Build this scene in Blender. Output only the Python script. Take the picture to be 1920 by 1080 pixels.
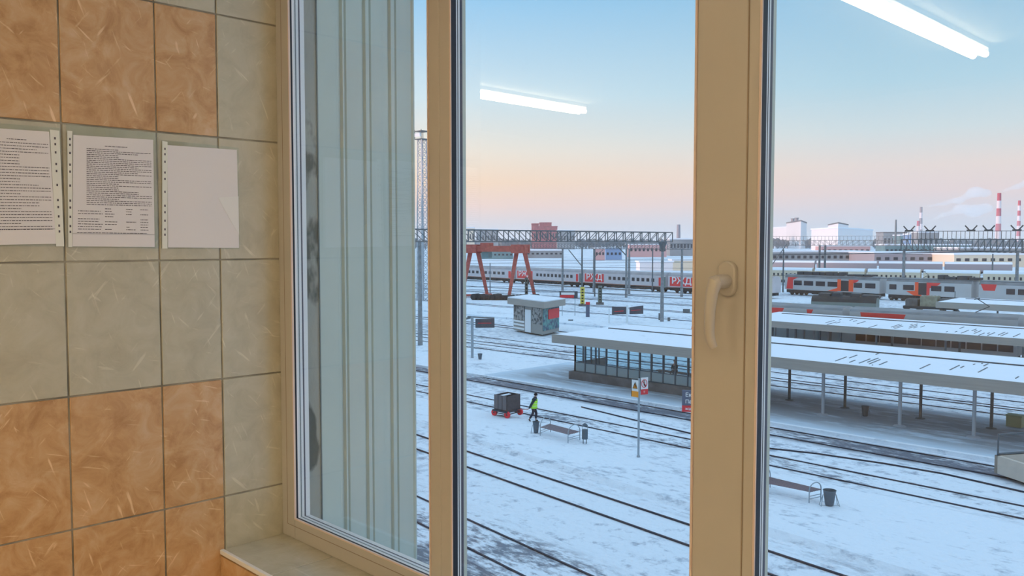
import bpy, bmesh, math, random
import numpy as np
from mathutils import Vector, Matrix
random.seed(7)
for o in list(bpy.data.objects): bpy.data.objects.remove(o)
SC = bpy.context.scene
COL = SC.collection
# ---------------------------------------------------------------- camera
EYE = 10.8; FP = 1600.0; YAW = math.radians(45.36); PITCH = math.radians(3.04)
cam = bpy.data.cameras.new('camera'); cam.lens = 30.0; cam.sensor_width = 36.0; cam.clip_start = .02; cam.clip_end = 20000
cob = bpy.data.objects.new('camera', cam); COL.objects.link(cob)
cob.location = (0, 0, EYE); cob.rotation_euler = (math.pi/2-PITCH, 0, YAW); SC.camera = cob
SC.view_settings.view_transform = 'Standard'; SC.view_settings.look = 'None'
SC.cycles.volume_bounces = 3
SC.view_settings.gamma = 1.0; SC.view_settings.exposure = 0.0; SC.view_settings.use_curve_mapping = False
# ---------------------------------------------------------------- sky
wd = bpy.data.worlds.new('sky'); SC.world = wd; wd.use_nodes = True
nt = wd.node_tree; nt.nodes.clear()
def srgb(r, g, b):
    def f(c):
        c /= 255.0
        return c/12.92 if c <= .04045 else ((c+.055)/1.055)**2.4
    return (f(r), f(g), f(b), 1)
def wramp(stops):
    r = nt.nodes.new('ShaderNodeValToRGB'); e = r.color_ramp.elements
    while len(e) < len(stops): e.new(.5)
    for i, (p, c) in enumerate(stops): e[i].position = p; e[i].color = c
    return r
tc = nt.nodes.new('ShaderNodeTexCoord'); sp = nt.nodes.new('ShaderNodeSeparateXYZ')
nt.links.new(tc.outputs['Generated'], sp.inputs[0])
mz = nt.nodes.new('ShaderNodeMapRange'); mz.inputs['From Min'].default_value = 0; mz.inputs['From Max'].default_value = .5
nt.links.new(sp.outputs['Z'], mz.inputs['Value'])
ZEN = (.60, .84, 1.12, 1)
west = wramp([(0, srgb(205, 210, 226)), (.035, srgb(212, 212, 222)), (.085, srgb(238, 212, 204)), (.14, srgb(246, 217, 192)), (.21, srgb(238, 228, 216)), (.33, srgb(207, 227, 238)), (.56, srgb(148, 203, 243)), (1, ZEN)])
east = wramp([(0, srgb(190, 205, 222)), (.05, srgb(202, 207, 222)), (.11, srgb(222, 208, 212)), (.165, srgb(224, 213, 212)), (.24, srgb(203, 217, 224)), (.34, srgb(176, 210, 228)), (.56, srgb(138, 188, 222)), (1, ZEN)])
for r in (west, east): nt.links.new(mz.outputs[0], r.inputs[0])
mx = nt.nodes.new('ShaderNodeMapRange'); mx.inputs['From Min'].default_value = -.78; mx.inputs['From Max'].default_value = -.38
nt.links.new(sp.outputs['X'], mx.inputs['Value'])
wm = nt.nodes.new('ShaderNodeMix'); wm.data_type = 'RGBA'
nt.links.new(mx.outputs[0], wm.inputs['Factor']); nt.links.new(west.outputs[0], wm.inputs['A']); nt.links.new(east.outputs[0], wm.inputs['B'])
bg = nt.nodes.new('ShaderNodeBackground'); out = nt.nodes.new('ShaderNodeOutputWorld')
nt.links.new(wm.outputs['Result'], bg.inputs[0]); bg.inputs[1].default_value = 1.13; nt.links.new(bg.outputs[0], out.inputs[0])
# low evening sun from the left
sl = bpy.data.lights.new('sun', 'SUN'); sl.energy = 3.0; sl.color = (1, .60, .46); sl.angle = math.radians(2)
so = bpy.data.objects.new('sun', sl); COL.objects.link(so)
so.rotation_euler = Vector((.55, .83, -.056)).to_track_quat('-Z', 'Y').to_euler(); so.location = (-50, -20, 60)
# ---------------------------------------------------------------- pixel -> place
_F = Vector((-math.sin(YAW), math.cos(YAW), 0)); _R = Vector((math.cos(YAW), math.sin(YAW), 0)); _U = Vector((0, 0, 1))
_fw = _F*math.cos(PITCH)-_U*math.sin(PITCH); _up = _U*math.cos(PITCH)+_F*math.sin(PITCH); _C = Vector((0, 0, EYE))
def ray(x, y): return _fw+_R*((x-960)/FP)+_up*((540-y)/FP)
def G(x, y, z=0.0):
    d = ray(x, y); return _C+d*((z-EYE)/d.z)
def onX(x, y, X):
    d = ray(x, y); return _C+d*(X/d.x)
def onY(x, y, Y):
    d = ray(x, y); return _C+d*(Y/d.y)
def D(x, y, dist):
    d = ray(x, y); return _C+d*(dist/d.dot(_F))
def col(P, Q, px, z=0.0):            # where the pixel column px crosses the plan line PQ
    d = ray(px, 455); n = Vector((-d.y, d.x)); e = Vector((Q.x-P.x, Q.y-P.y)); t = -(n.x*P.x+n.y*P.y)/(n.dot(e))
    return Vector((P.x+e.x*t, P.y+e.y*t, z))
def zat(p, py):                       # height at plan point p seen on row py
    d = Vector((p.x, p.y, 0)).dot(_F); r = ray(960, py); return EYE+r.z*d/r.dot(_F)
# ---------------------------------------------------------------- materials
_m = {}
def mat(name, c, rough=.6, metal=0, var=0, scale=4, c2=None, bump=0, spec=.5, stretch=(1, 1, 1), lo=.35, hi=.65, detail=4):
    if name in _m: return _m[name]
    m = bpy.data.materials.new(name); m.use_nodes = True; t = m.node_tree; b = t.nodes['Principled BSDF']
    c = tuple(c[:3])+(1,)
    b.inputs['Base Color'].default_value = c; b.inputs['Roughness'].default_value = rough; b.inputs['Metallic'].default_value = metal
    b.inputs['Specular IOR Level'].default_value = spec
    if var or c2 or bump:
        tc = t.nodes.new('ShaderNodeTexCoord'); mp = t.nodes.new('ShaderNodeMapping'); mp.inputs['Scale'].default_value = stretch
        n = t.nodes.new('ShaderNodeTexNoise'); n.inputs['Scale'].default_value = scale; n.inputs['Detail'].default_value = detail
        t.links.new(tc.outputs['Object'], mp.inputs[0]); t.links.new(mp.outputs[0], n.inputs['Vector'])
        r = t.nodes.new('ShaderNodeValToRGB'); r.color_ramp.elements[0].position = lo; r.color_ramp.elements[1].position = hi
        if not c2: c2 = tuple(max(0, x*(1-var)) for x in c[:3])+(1,)
        r.color_ramp.elements[0].color = tuple(c2[:3])+(1,); r.color_ramp.elements[1].color = c
        t.links.new(n.outputs['Fac'], r.inputs[0]); t.links.new(r.outputs[0], b.inputs['Base Color'])
        if bump:
            bp = t.nodes.new('ShaderNodeBump'); bp.inputs['Strength'].default_value = bump; bp.inputs['Distance'].default_value = .05
            t.links.new(n.outputs['Fac'], bp.inputs['Height']); t.links.new(bp.outputs[0], b.inputs['Normal'])
    _m[name] = m; return m
def glass_mat(name, tint=(1, 1, 1), rough=0.0, k=1.0):
    m = bpy.data.materials.new(name); m.use_nodes = True; t = m.node_tree; t.nodes.clear()
    o = t.nodes.new('ShaderNodeOutputMaterial'); tr = t.nodes.new('ShaderNodeBsdfTransparent'); tr.inputs[0].default_value = tint+(1,)
    gl = t.nodes.new('ShaderNodeBsdfGlossy'); gl.inputs['Roughness'].default_value = rough; gl.inputs[0].default_value = (k, k, k, 1)
    # Schlick reflectance, the same on both faces of the pane
    ge = t.nodes.new('ShaderNodeNewGeometry'); dp = t.nodes.new('ShaderNodeVectorMath'); dp.operation = 'DOT_PRODUCT'
    t.links.new(ge.outputs['Normal'], dp.inputs[0]); t.links.new(ge.outputs['Incoming'], dp.inputs[1])
    def mth(op, a, b=None, c=None):
        q = t.nodes.new('ShaderNodeMath'); q.operation = op
        for i, v in enumerate((a, b, c)):
            if v is None: continue
            if isinstance(v, (int, float)): q.inputs[i].default_value = v
            else: t.links.new(v, q.inputs[i])
        return q.outputs[0]
    fr = mth('MULTIPLY_ADD', mth('POWER', mth('SUBTRACT', 1.0, mth('ABSOLUTE', dp.outputs['Value'])), 5.0), .957, .043)
    mi = t.nodes.new('ShaderNodeMixShader'); t.links.new(fr, mi.inputs[0]); t.links.new(tr.outputs[0], mi.inputs[1]); t.links.new(gl.outputs[0], mi.inputs[2])
    t.links.new(mi.outputs[0], o.inputs[0]); _m[name] = m; return m
def emit_mat(name, c, s):
    m = bpy.data.materials.new(name); m.use_nodes = True; t = m.node_tree; t.nodes.clear()
    o = t.nodes.new('ShaderNodeOutputMaterial'); e = t.nodes.new('ShaderNodeEmission'); e.inputs[0].default_value = c+(1,); e.inputs[1].default_value = s
    t.links.new(e.outputs[0], o.inputs[0]); return m
def tile_mat(name, base, dark, light, vein):
    m = bpy.data.materials.new(name); m.use_nodes = True; t = m.node_tree; b = t.nodes['Principled BSDF']
    b.inputs['Roughness'].default_value = .2; b.inputs['Specular IOR Level'].default_value = .45
    N = t.nodes.new; L = t.links.new
    tc = N('ShaderNodeTexCoord')
    n1 = N('ShaderNodeTexNoise'); n1.inputs['Scale'].default_value = 13; n1.inputs['Detail'].default_value = 7; n1.inputs['Roughness'].default_value = .65; n1.inputs['Distortion'].default_value = .8
    L(tc.outputs['Object'], n1.inputs['Vector'])
    r1 = N('ShaderNodeValToRGB'); e = r1.color_ramp.elements; e[0].position = .32; e[0].color = dark; e[1].position = .72; e[1].color = light
    x = e.new(.5); x.color = base
    L(n1.outputs['Fac'], r1.inputs[0])
    col_ = r1.outputs[0]
    # scratch-like veins in three directions
    for i, (ang, sc, th) in enumerate(((.75, 1.0, vein), (.25, 1.3, vein*.7), (1.25, .9, vein), (-.9, 1.1, vein*.8))):
        mp = N('ShaderNodeMapping'); mp.inputs['Rotation'].default_value = (ang, 0, 0); mp.inputs['Scale'].default_value = (1, 9*sc, 75*sc); mp.inputs['Location'].default_value = (i*3.1, i*7.7, i*1.3)
        n2 = N('ShaderNodeTexNoise'); n2.inputs['Scale'].default_value = 1.0; n2.inputs['Detail'].default_value = 2; n2.inputs['Distortion'].default_value = .25
        m0 = N('ShaderNodeMapping'); m0.inputs['Rotation'].default_value = (ang, 0, 0); mp.inputs['Rotation'].default_value = (0, 0, 0)
        L(tc.outputs['Object'], m0.inputs[0]); L(m0.outputs[0], mp.inputs[0]); L(mp.outputs[0], n2.inputs['Vector'])
        r2 = N('ShaderNodeMapRange'); r2.inputs['From Min'].default_value = .68; r2.inputs['From Max'].default_value = .75; r2.inputs['To Max'].default_value = th
        L(n2.outputs['Fac'], r2.inputs['Value'])
        mi = N('ShaderNodeMix'); mi.data_type = 'RGBA'; L(r2.outputs[0], mi.inputs['Factor']); L(col_, mi.inputs['A'])
        mi.inputs['B'].default_value = tuple(min(1, c*1.5+.10) for c in light[:3])+(1,); col_ = mi.outputs['Result']
    L(col_, b.inputs['Base Color'])
    bp = N('ShaderNodeBump'); bp.inputs['Strength'].default_value = .12; bp.inputs['Distance'].default_value = .01; L(n1.outputs['Fac'], bp.inputs['Height']); L(bp.outputs[0], b.inputs['Normal'])
    _m[name] = m; return m
def snow_mat(name, dirt, amount, big=.05, fine=1.6, bump=.6, snow=(.80, .87, .94), stretch=(1, 1, 1), fade=False):
    m = bpy.data.materials.new(name); m.use_nodes = True; t = m.node_tree; b = t.nodes['Principled BSDF']
    b.inputs['Roughness'].default_value = .75; b.inputs['Specular IOR Level'].default_value = .2
    N = t.nodes.new; L = t.links.new
    tc = N('ShaderNodeTexCoord'); mp = N('ShaderNodeMapping'); mp.inputs['Scale'].default_value = stretch; L(tc.outputs['Object'], mp.inputs[0])
    n1 = N('ShaderNodeTexNoise'); n1.inputs['Scale'].default_value = fine; n1.inputs['Detail'].default_value = 9; n1.inputs['Roughness'].default_value = .7; L(mp.outputs[0], n1.inputs['Vector'])
    n2 = N('ShaderNodeTexNoise'); n2.inputs['Scale'].default_value = big; n2.inputs['Detail'].default_value = 4; L(mp.outputs[0], n2.inputs['Vector'])
    ad = N('ShaderNodeMath'); ad.operation = 'MULTIPLY_ADD'; ad.inputs[1].default_value = .55; L(n2.outputs['Fac'], ad.inputs[0]); L(n1.outputs['Fac'], ad.inputs[2])
    mr = N('ShaderNodeMapRange'); mr.inputs['From Min'].default_value = 1.02-amount*.42; mr.inputs['From Max'].default_value = 1.12-amount*.34; L(ad.outputs[0], mr.inputs['Value'])
    mi = N('ShaderNodeMix'); mi.data_type = 'RGBA'; L(mr.outputs[0], mi.inputs['Factor']); mi.inputs['A'].default_value = snow+(1,); mi.inputs['B'].default_value = dirt+(1,)
    if fade:
        at_ = N('ShaderNodeAttribute'); at_.attribute_name = 'dirt'; fm = N('ShaderNodeMath'); fm.operation = 'MULTIPLY'; L(mr.outputs[0], fm.inputs[0]); L(at_.outputs['Fac'], fm.inputs[1]); L(fm.outputs[0], mi.inputs['Factor'])
    L(mi.outputs['Result'], b.inputs['Base Color'])
    n3 = N('ShaderNodeTexNoise'); n3.inputs['Scale'].default_value = 2.3; n3.inputs['Detail'].default_value = 6; L(tc.outputs['Object'], n3.inputs['Vector'])
    bp = N('ShaderNodeBump'); bp.inputs['Strength'].default_value = bump; bp.inputs['Distance'].default_value = .25; L(n3.outputs['Fac'], bp.inputs['Height']); L(bp.outputs[0], b.inputs['Normal'])
    _m[name] = m; return m
def M(n): return _m[n]
mat('window_plastic', (.47, .455, .42), .38)
mat('bead_pink', (.70, .58, .52), .35)
mat('bead_white', (.75, .78, .82), .3); mat('gasket_black', (.008, .010, .022), .5); mat('spacer_dark', (.03, .045, .09), .3); mat('spacer_teal', (.10, .15, .17), .4)
mat('groove', (.30, .24, .18), .6)
glass_mat('pane_glass', (.97, .985, .985)); glass_mat('shelter_glass', (.84, .92, .94), .05, .8)
tile_mat('tile_orange', (.57, .36, .185, 1), (.44, .25, .115, 1), (.65, .47, .30, 1), .5)
tile_mat('tile_grey', (.50, .485, .39, 1), (.45, .43, .345, 1), (.55, .535, .45, 1), .3)
mat('grout', (.42, .40, .33), .9, var=.5, scale=9)
mat('white_trim', (.82, .82, .82), .4)
mat('plaster', (.80, .74, .66), .8); mat('ceiling_white', (.80, .76, .70), .8); mat('floor_tile', (.40, .33, .26), .4, var=.2, scale=3)
mat('paper', (.80, .78, .80), .6); mat('ink', (.10, .09, .11), .7)
mat('sleeve_strip', (.80, .82, .76), .3)
glass_mat('sleeve_film', (.93, .95, .93), .12, 1.2)
mat('concrete', (.36, .36, .32), .9, c2=(.11, .12, .11), scale=9, bump=.5, stretch=(1, 1, .5), lo=.44, hi=.50)
mat('cladding', (.50, .58, .54), .45, var=.06, scale=2)
mat('cladding_dark', (.16, .20, .22), .6)
mat('steel_rail', (.035, .045, .07), .7, 0, spec=.2)
mat('pole_concrete', (.30, .32, .34), .85, var=.3, scale=3)
mat('steel_grey', (.16, .19, .21), .6, .2, var=.3, scale=5)
mat('steel_light', (.45, .48, .52), .5, .2)
mat('galvanised', (.36, .42, .47), .4, .5)
mat('dark_steel', (.04, .055, .07), .6)
mat('crane_red', (.55, .12, .10), .6, var=.3, scale=2)
mat('train_grey', (.62, .58, .60), .5, var=.1, scale=.6)
mat('train_roof', (.42, .40, .42), .6, var=.25, scale=.5)
mat('train_red', (.80, .045, .05), .45); mat('train_orange', (.95, .10, .03), .45)
mat('train_white', (.85, .82, .82), .5); mat('train_window', (.03, .035, .05), .2)
mat('train_under', (.04, .05, .06), .8, var=.4, scale=1.5)
mat('green_door', (.16, .21, .20), .6)
mat('commuter_grey', (.50, .51, .52), .45, var=.1, scale=.5); mat('commuter_roof', (.23, .25, .27), .6, var=.3, scale=.7)
mat('cream_train', (.70, .60, .46), .6, var=.1, scale=.3)
mat('fascia', (.37, .35, .32), .55, var=.12, scale=2, stretch=(.3, 1, 8))
mat('shelter_frame', (.07, .11, .14), .4, .3); mat('shelter_panel', (.27, .35, .37), .35); mat('plinth', (.17, .17, .175), .85, var=.4, scale=1.5)
mat('bin_grey', (.10, .15, .19), .5, .2, var=.2, scale=8)
mat('bench_slats', (.20, .15, .17), .6)
mat('cart_box', (.095, .085, .095), .7, var=.3, scale=5); mat('cart_panel', (.15, .14, .15), .7)
mat('wheel_red', (.85, .03, .05), .5)
mat('vest', (.50, .95, .05), .6); mat('vest_strip', (.75, .78, .78), .3)
mat('jacket', (.008, .035, .045), .8); mat('trousers', (.015, .022, .045), .8); mat('skin', (.55, .33, .25), .6); mat('boots', (.01, .012, .015), .6)
mat('hat_black', (.006, .008, .015), .9)
mat('sign_white', (.85, .86, .86), .5); mat('sign_dark', (.06, .075, .10), .5); mat('sign_red', (.75, .03, .05), .5); mat('sign_orange', (.95, .33, .02), .5)
mat('sign_blue', (.10, .13, .20), .5); mat('black', (.01, .01, .012), .6)
mat('orange_vinyl', (1, .12, .01), .5); mat('yellow_paint', (.75, .60, .10), .6)
mat('kiosk_grey', (.30, .31, .30), .6); mat('kiosk_goods', (.30, .32, .32), .5, c2=(.03, .05, .06), scale=3, detail=2, lo=.42, hi=.55); mat('kiosk_teal', (.10, .34, .33), .5, c2=(.03, .06, .14), scale=2, lo=.4, hi=.6)
mat('kiosk_white', (.80, .83, .85), .5)
mat('beige_wall', (.56, .49, .42), .8, var=.1, scale=2); mat('sand_box', (.42, .46, .28), .7); mat('olive_crate', (.34, .33, .25), .8, var=.3, scale=2)
mat('white_building', (.82, .80, .82), .8); mat('roof_dark', (.15, .14, .15), .8)
mat('blue_building', (.20, .34, .55), .8); mat('brick_red', (.45, .10, .11), .85, var=.3, scale=.3); mat('pink_building', (.60, .36, .36), .8)
mat('teal_building', (.16, .30, .33), .8, var=.3, scale=.1); mat('grey_building', (.30, .32, .34), .8, var=.2, scale=.1); mat('cream_building', (.75, .66, .52), .8)
mat('chimney_white', (.80, .72, .74), .8); mat('chimney_red', (.52, .09, .13), .8); mat('chimney_grey', (.33, .30, .33), .8)
mat('far_trees', (.16, .18, .20), .95, var=.3, scale=.4)
mat('rust', (.30, .14, .10), .9)
snow_mat('snow_field', (.36, .42, .50), .60, fine=1.3, bump=.8)
snow_mat('snow_clean', (.45, .52, .60), .47, big=.16, fine=1.8, bump=.6, stretch=(.7, 1.3, 1))
snow_mat('snow_rough', (.20, .23, .28), .62, big=.25, fine=2.2, bump=.9, stretch=(.6, 1.4, 1))
snow_mat('snow_rough_fade', (.20, .23, .28), .62, big=.25, fine=2.2, bump=.9, stretch=(.6, 1.4, 1), fade=True)
snow_mat('snow_dark', (.15, .17, .21), 1.0, big=.3, fine=2.2, bump=.8, stretch=(.5, 1.6, 1))
snow_mat('snow_dark_fade', (.15, .17, .21), 1.0, big=.3, fine=2.2, bump=.8, stretch=(.5, 1.6, 1), fade=True)
snow_mat('asphalt', (.30, .34, .38), .95, big=.16, fine=.9, bump=.15, snow=(.56, .68, .78), stretch=(.35, 1.3, 1))
snow_mat('asphalt_fade', (.30, .34, .38), .95, big=.16, fine=.9, bump=.15, snow=(.56, .68, .78), stretch=(.35, 1.3, 1), fade=True)
snow_mat('roof_snow', (.55, .58, .62), .18, big=.1, fine=1.2, bump=.2, snow=(.83, .88, .95))
# ---------------------------------------------------------------- helpers
class MB:
    def __init__(s): s.v = []; s.f = []; s.mi = []
    def add(s, vs, fs, mi=0):
        b = len(s.v); s.v += [Vector(v) for v in vs]; s.f += [tuple(i+b for i in f) for f in fs]; s.mi += [mi]*len(fs)
    def box(s, x0, x1, y0, y1, z0, z1, mi=0, rz=0, about=None):
        vs = [Vector((x, y, z)) for z in (z0, z1) for y in (y0, y1) for x in (x0, x1)]
        if rz:
            c = Vector(about) if about else Vector(((x0+x1)/2, (y0+y1)/2, 0)); R = Matrix.Rotation(rz, 3, 'Z'); vs = [R@(v-c)+c for v in vs]
        s.add(vs, [(0, 2, 3, 1), (4, 5, 7, 6), (0, 1, 5, 4), (2, 6, 7, 3), (0, 4, 6, 2), (1, 3, 7, 5)], mi)
    def obox(s, c, ax, ay, az, mi=0):   # half-axes
        c = Vector(c); ax = Vector(ax); ay = Vector(ay); az = Vector(az)
        s.add([c+i*ax+j*ay+k*az for k in (-1, 1) for j in (-1, 1) for i in (-1, 1)], [(0, 2, 3, 1), (4, 5, 7, 6), (0, 1, 5, 4), (2, 6, 7, 3), (0, 4, 6, 2), (1, 3, 7, 5)], mi)
    def bar(s, p, q, w, h=None, mi=0):
        p = Vector(p); q = Vector(q); d = q-p; L = d.length; d.normalize(); h = h or w
        u = Vector((0, 0, 1)) if abs(d.z) < .95 else Vector((1, 0, 0)); a = d.cross(u).normalized(); b = a.cross(d)
        s.obox((p+q)/2, d*L/2, a*w/2, b*h/2, mi)
    def tube(s, pts, r, n=8, mi=0, closed=False):
        pts = [Vector(p) for p in pts]; rs = r if isinstance(r, (list, tuple)) else [r]*len(pts); b = len(s.v); m = len(pts)
        ref = None
        for i, p in enumerate(pts):
            if closed: d = pts[(i+1) % m]-pts[i-1]
            else: d = pts[min(i+1, m-1)]-pts[max(i-1, 0)]
            d.normalize()
            if ref is None: ref = Vector((0, 0, 1)) if abs(d.z) < .9 else Vector((1, 0, 0))
            a = d.cross(ref).normalized(); c = a.cross(d); ref = c
            for k in range(n):
                t = 2*math.pi*k/n; s.v.append(p+(a*math.cos(t)+c*math.sin(t))*rs[i])
        for i in range(m if closed else m-1):
            j = (i+1) % m
            for k in range(n):
                s.f.append((b+i*n+k, b+i*n+(k+1) % n, b+j*n+(k+1) % n, b+j*n+k)); s.mi.append(mi)
        if not closed:
            s.f.append(tuple(b+k for k in range(n))[::-1]); s.mi.append(mi); s.f.append(tuple(b+(m-1)*n+k for k in range(n))); s.mi.append(mi)
    def lathe(s, prof, c=(0, 0, 0), n=20, mi=0, cap=True):
        c = Vector(c); b = len(s.v)
        for r, z in prof:
            for k in range(n):
                t = 2*math.pi*k/n; s.v.append(c+Vector((r*math.cos(t), r*math.sin(t), z)))
        for i in range(len(prof)-1):
            for k in range(n):
                s.f.append((b+i*n+k, b+i*n+(k+1) % n, b+(i+1)*n+(k+1) % n, b+(i+1)*n+k)); s.mi.append(mi)
        if cap:
            s.f.append(tuple(b+k for k in range(n))[::-1]); s.mi.append(mi); s.f.append(tuple(b+(len(prof)-1)*n+k for k in range(n))); s.mi.append(mi)
    def prism(s, poly, vec, mi=0):
        poly = [Vector(p) for p in poly]; vec = Vector(vec); n = len(poly)
        s.add(poly+[p+vec for p in poly], [tuple(range(n))[::-1], tuple(range(n, 2*n))]+[(i, (i+1) % n, n+(i+1) % n, n+i) for i in range(n)], mi)
    def build(s, name, m, parent=None, world=False, smooth=False, bevel=0, seg=2, origin=None):
        me = bpy.data.meshes.new(name); vs = s.v
        if origin is not None: o_ = Vector(origin); vs = [v-o_ for v in vs]
        if world and parent is not None:
            inv = (Matrix.Translation(parent.location)@parent.rotation_euler.to_matrix().to_4x4()).inverted(); vs = [inv@v for v in vs]
        me.from_pydata([tuple(v) for v in vs], [], s.f)
        ms = m if isinstance(m, (list, tuple)) else [m]
        for x in ms: me.materials.append(M(x) if isinstance(x, str) else x)
        if len(ms) > 1:
            for p, i in zip(me.polygons, s.mi): p.material_index = i
        bm = bmesh.new(); bm.from_mesh(me); bmesh.ops.recalc_face_normals(bm, faces=bm.faces); bm.to_mesh(me); bm.free()
        if smooth:
            for p in me.polygons: p.use_smooth = True
            me.set_sharp_from_angle(angle=math.radians(40))
        o = bpy.data.objects.new(name, me); COL.objects.link(o)
        if origin is not None: o.location = origin
        if parent is not None: o.parent = parent
        if bevel:
            b = o.modifiers.new('bevel', 'BEVEL'); b.width = bevel; b.segments = seg; b.limit_method = 'ANGLE'
        return o
def tag(o, label=None, cat=None, group=None, kind=None):
    if label: o['label'] = label
    if cat: o['category'] = cat
    if group: o['group'] = group
    if kind: o['kind'] = kind
    return o
def empty(name, loc, rz=0.0, label=None, cat=None, group=None, kind=None):
    o = bpy.data.objects.new(name, None); COL.objects.link(o); o.location = loc; o.rotation_euler = (0, 0, rz); o.empty_display_size = .1
    return tag(o, label, cat, group, kind)
def struct(mb, name, m, label=None, **k): return tag(mb.build(name, m, **k), label, kind='structure')
def copy_tree(o, parent=None):
    c = o.copy(); COL.objects.link(c)
    if parent is not None: c.parent = parent
    for ch in [x for x in COL.objects if x.parent == o]: copy_tree(ch, c)
    return c
def text_mb(s, size, depth, align='CENTER', bold=0.0):
    cu = bpy.data.curves.new('t', 'FONT'); cu.body = s; cu.size = size; cu.extrude = depth; cu.align_x = align; cu.offset = bold
    o = bpy.data.objects.new('t', cu); COL.objects.link(o); dg = bpy.context.evaluated_depsgraph_get()
    me = bpy.data.meshes.new_from_object(o.evaluated_get(dg)); mb = MB()
    # stand upright, facing -Y
    mb.add([Vector((v.co.x, -v.co.z, v.co.y)) for v in me.vertices], [tuple(p.vertices) for p in me.polygons])
    bpy.data.objects.remove(o); bpy.data.curves.remove(cu); bpy.data.meshes.remove(me)
    return mb
def moved(mb, off):
    off = Vector(off); mb.v = [v+off for v in mb.v]; return mb

# ================================================================= ROOM
XW = -2.3                 # tiled wall plane
YW = 1.294                # inner face of the window frame
FLOOR = 8.95; CEIL = 12.12
ZS = onX(530, 1000, XW).z          # sill top
YS = onX(412, 1034, XW).y          # sill front edge
def wz(px, py): return onX(px, py, XW).z
rows = [wz(413, 28)+(wz(413, 28)-wz(413, 258)), wz(413, 28), wz(413, 258), wz(413, 487), wz(413, 711), wz(416, 932), wz(416, 932)-.34, wz(416, 932)-.68, wz(416, 932)-1.02]
y122 = onX(122, 487, XW).y; y298 = onX(299, 487, XW).y; y413 = onX(413, 487, XW).y
TWID = y298-y122
cols = [y122-2*TWID, y122-TWID, y122, y298, y413, YW+.03]
Y_END = .50
mb = MB(); g = .0022
for r in range(len(rows)-1):
    for c in range(len(cols)-1):
        y0, y1 = max(cols[c], Y_END), cols[c+1]
        if y1 <= Y_END+.01: continue
        z1, z0 = rows[r], max(rows[r+1], FLOOR)
        grey = c >= 4 or r in (2, 3) or (r <= 0 and c >= 3)
        if c == 4 or (c == 3 and False): grey = True
        if r == 0: grey = c >= 3
        if r == 1: grey = c >= 4
        if r >= 4: grey = c >= 4
        mb.box(XW-.008, XW, y0+g, y1-g, z0+g, z1-g, 1 if grey else 0)
mb2 = MB(); mb2.box(XW-.16, XW-.0035, Y_END, YW+.03, FLOOR-.2, CEIL, 0)
wl = tag(mb.build('wall_left', ['tile_orange', 'tile_grey'], origin=(XW, 0, FLOOR), bevel=.0012, seg=1), 'tiled wall in orange and grey marble-look tiles beside the window', kind='structure')
gw = mb2.build('grout_bed', 'grout', wl, world=True)
# floor, ceiling, other walls
RX0, RX1, RY0 = -7.5, 4.2, -5.2
mb = MB(); mb.box(RX0-.2, RX1+.2, RY0-.2, YW+.25, FLOOR-.25, FLOOR); struct(mb, 'floor', 'floor_tile', 'tiled floor of the room')
mb = MB(); mb.box(RX0-.2, RX1+.2, RY0-.2, YW+.25, CEIL, CEIL+.25); struct(mb, 'ceiling', 'ceiling_white', 'white ceiling carrying the strip lights')
mb = MB(); mb.box(RX0-.2, RX1+.2, RY0-.2, RY0, FLOOR, CEIL); struct(mb, 'wall_back', 'plaster', 'plain wall behind the viewer')
mb = MB(); mb.box(RX1, RX1+.2, RY0, YW+.2, FLOOR, CEIL); struct(mb, 'wall_right', 'plaster', 'plain wall at the right end of the room')
mb = MB(); mb.box(RX0-.2, RX0, RY0, YW+.2, FLOOR, CEIL); struct(mb, 'wall_far_left', 'plaster', 'plain wall at the left end of the room')
WX0, WX1, WZ1 = XW, 1.15, 12.0
mb = MB()
mb.box(RX0, XW-.16, YW, YW+.2, FLOOR, CEIL); mb.box(XW-.16, XW, YW+.03, YW+.2, FLOOR, CEIL)
mb.box(WX1, RX1, YW, YW+.2, FLOOR, CEIL); mb.box(XW, WX1, YW, YW+.2, WZ1, CEIL)
mb.box(XW, WX1, YW-.10, YW+.05, FLOOR, ZS-.03)
struct(mb, 'wall_window', 'plaster', 'outer wall around the window')
# sill: tiled ledge with a white edge strip
mb = MB(); sx = XW+.001; i = 0
tw = .235
while sx < WX1:
    e = min(sx+tw*(1.0 if i else 1.15), WX1); mb.box(sx+g, e-g, YS+.012, YW+.004, ZS-.012, ZS, 0); sx = e; i += 1
sl_ = tag(mb.build('trim_1', 'tile_grey', origin=(XW, YW, ZS), bevel=.001, seg=1), 'grey tiled window sill ledge', kind='structure')
mb = MB(); mb.box(XW, WX1, YS+.008, YW, ZS-.045, ZS-.004); mb.build('mortar_bed', 'grout', sl_, world=True)
mb = MB(); mb.box(XW+.0005, WX1, YS, YS+.012, ZS-.012, ZS+.0015); mb.build('edge_strip', 'white_trim', sl_, world=True, bevel=.002)
mb = MB(); sx = XW+.001; i = 0
while sx < WX1:
    e = min(sx+tw*(1.0 if i else 1.15), WX1)
    zz = ZS-.014
    while zz > FLOOR:
        mb.box(sx+g, e-g, YS+.001, YS+.009, max(zz-.34, FLOOR)+g, zz-g, 0); zz -= .34
    sx = e; i += 1
ap = tag(mb.build('wall_under_sill', 'tile_orange', origin=(XW, YS, FLOOR)), 'orange tiles on the wall face under the sill', kind='structure')
mb = MB(); mb.box(XW, WX1, YS+.009, YW-.10, FLOOR, ZS-.045); mb.build('grout_bed', 'grout', ap, world=True)

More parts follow.
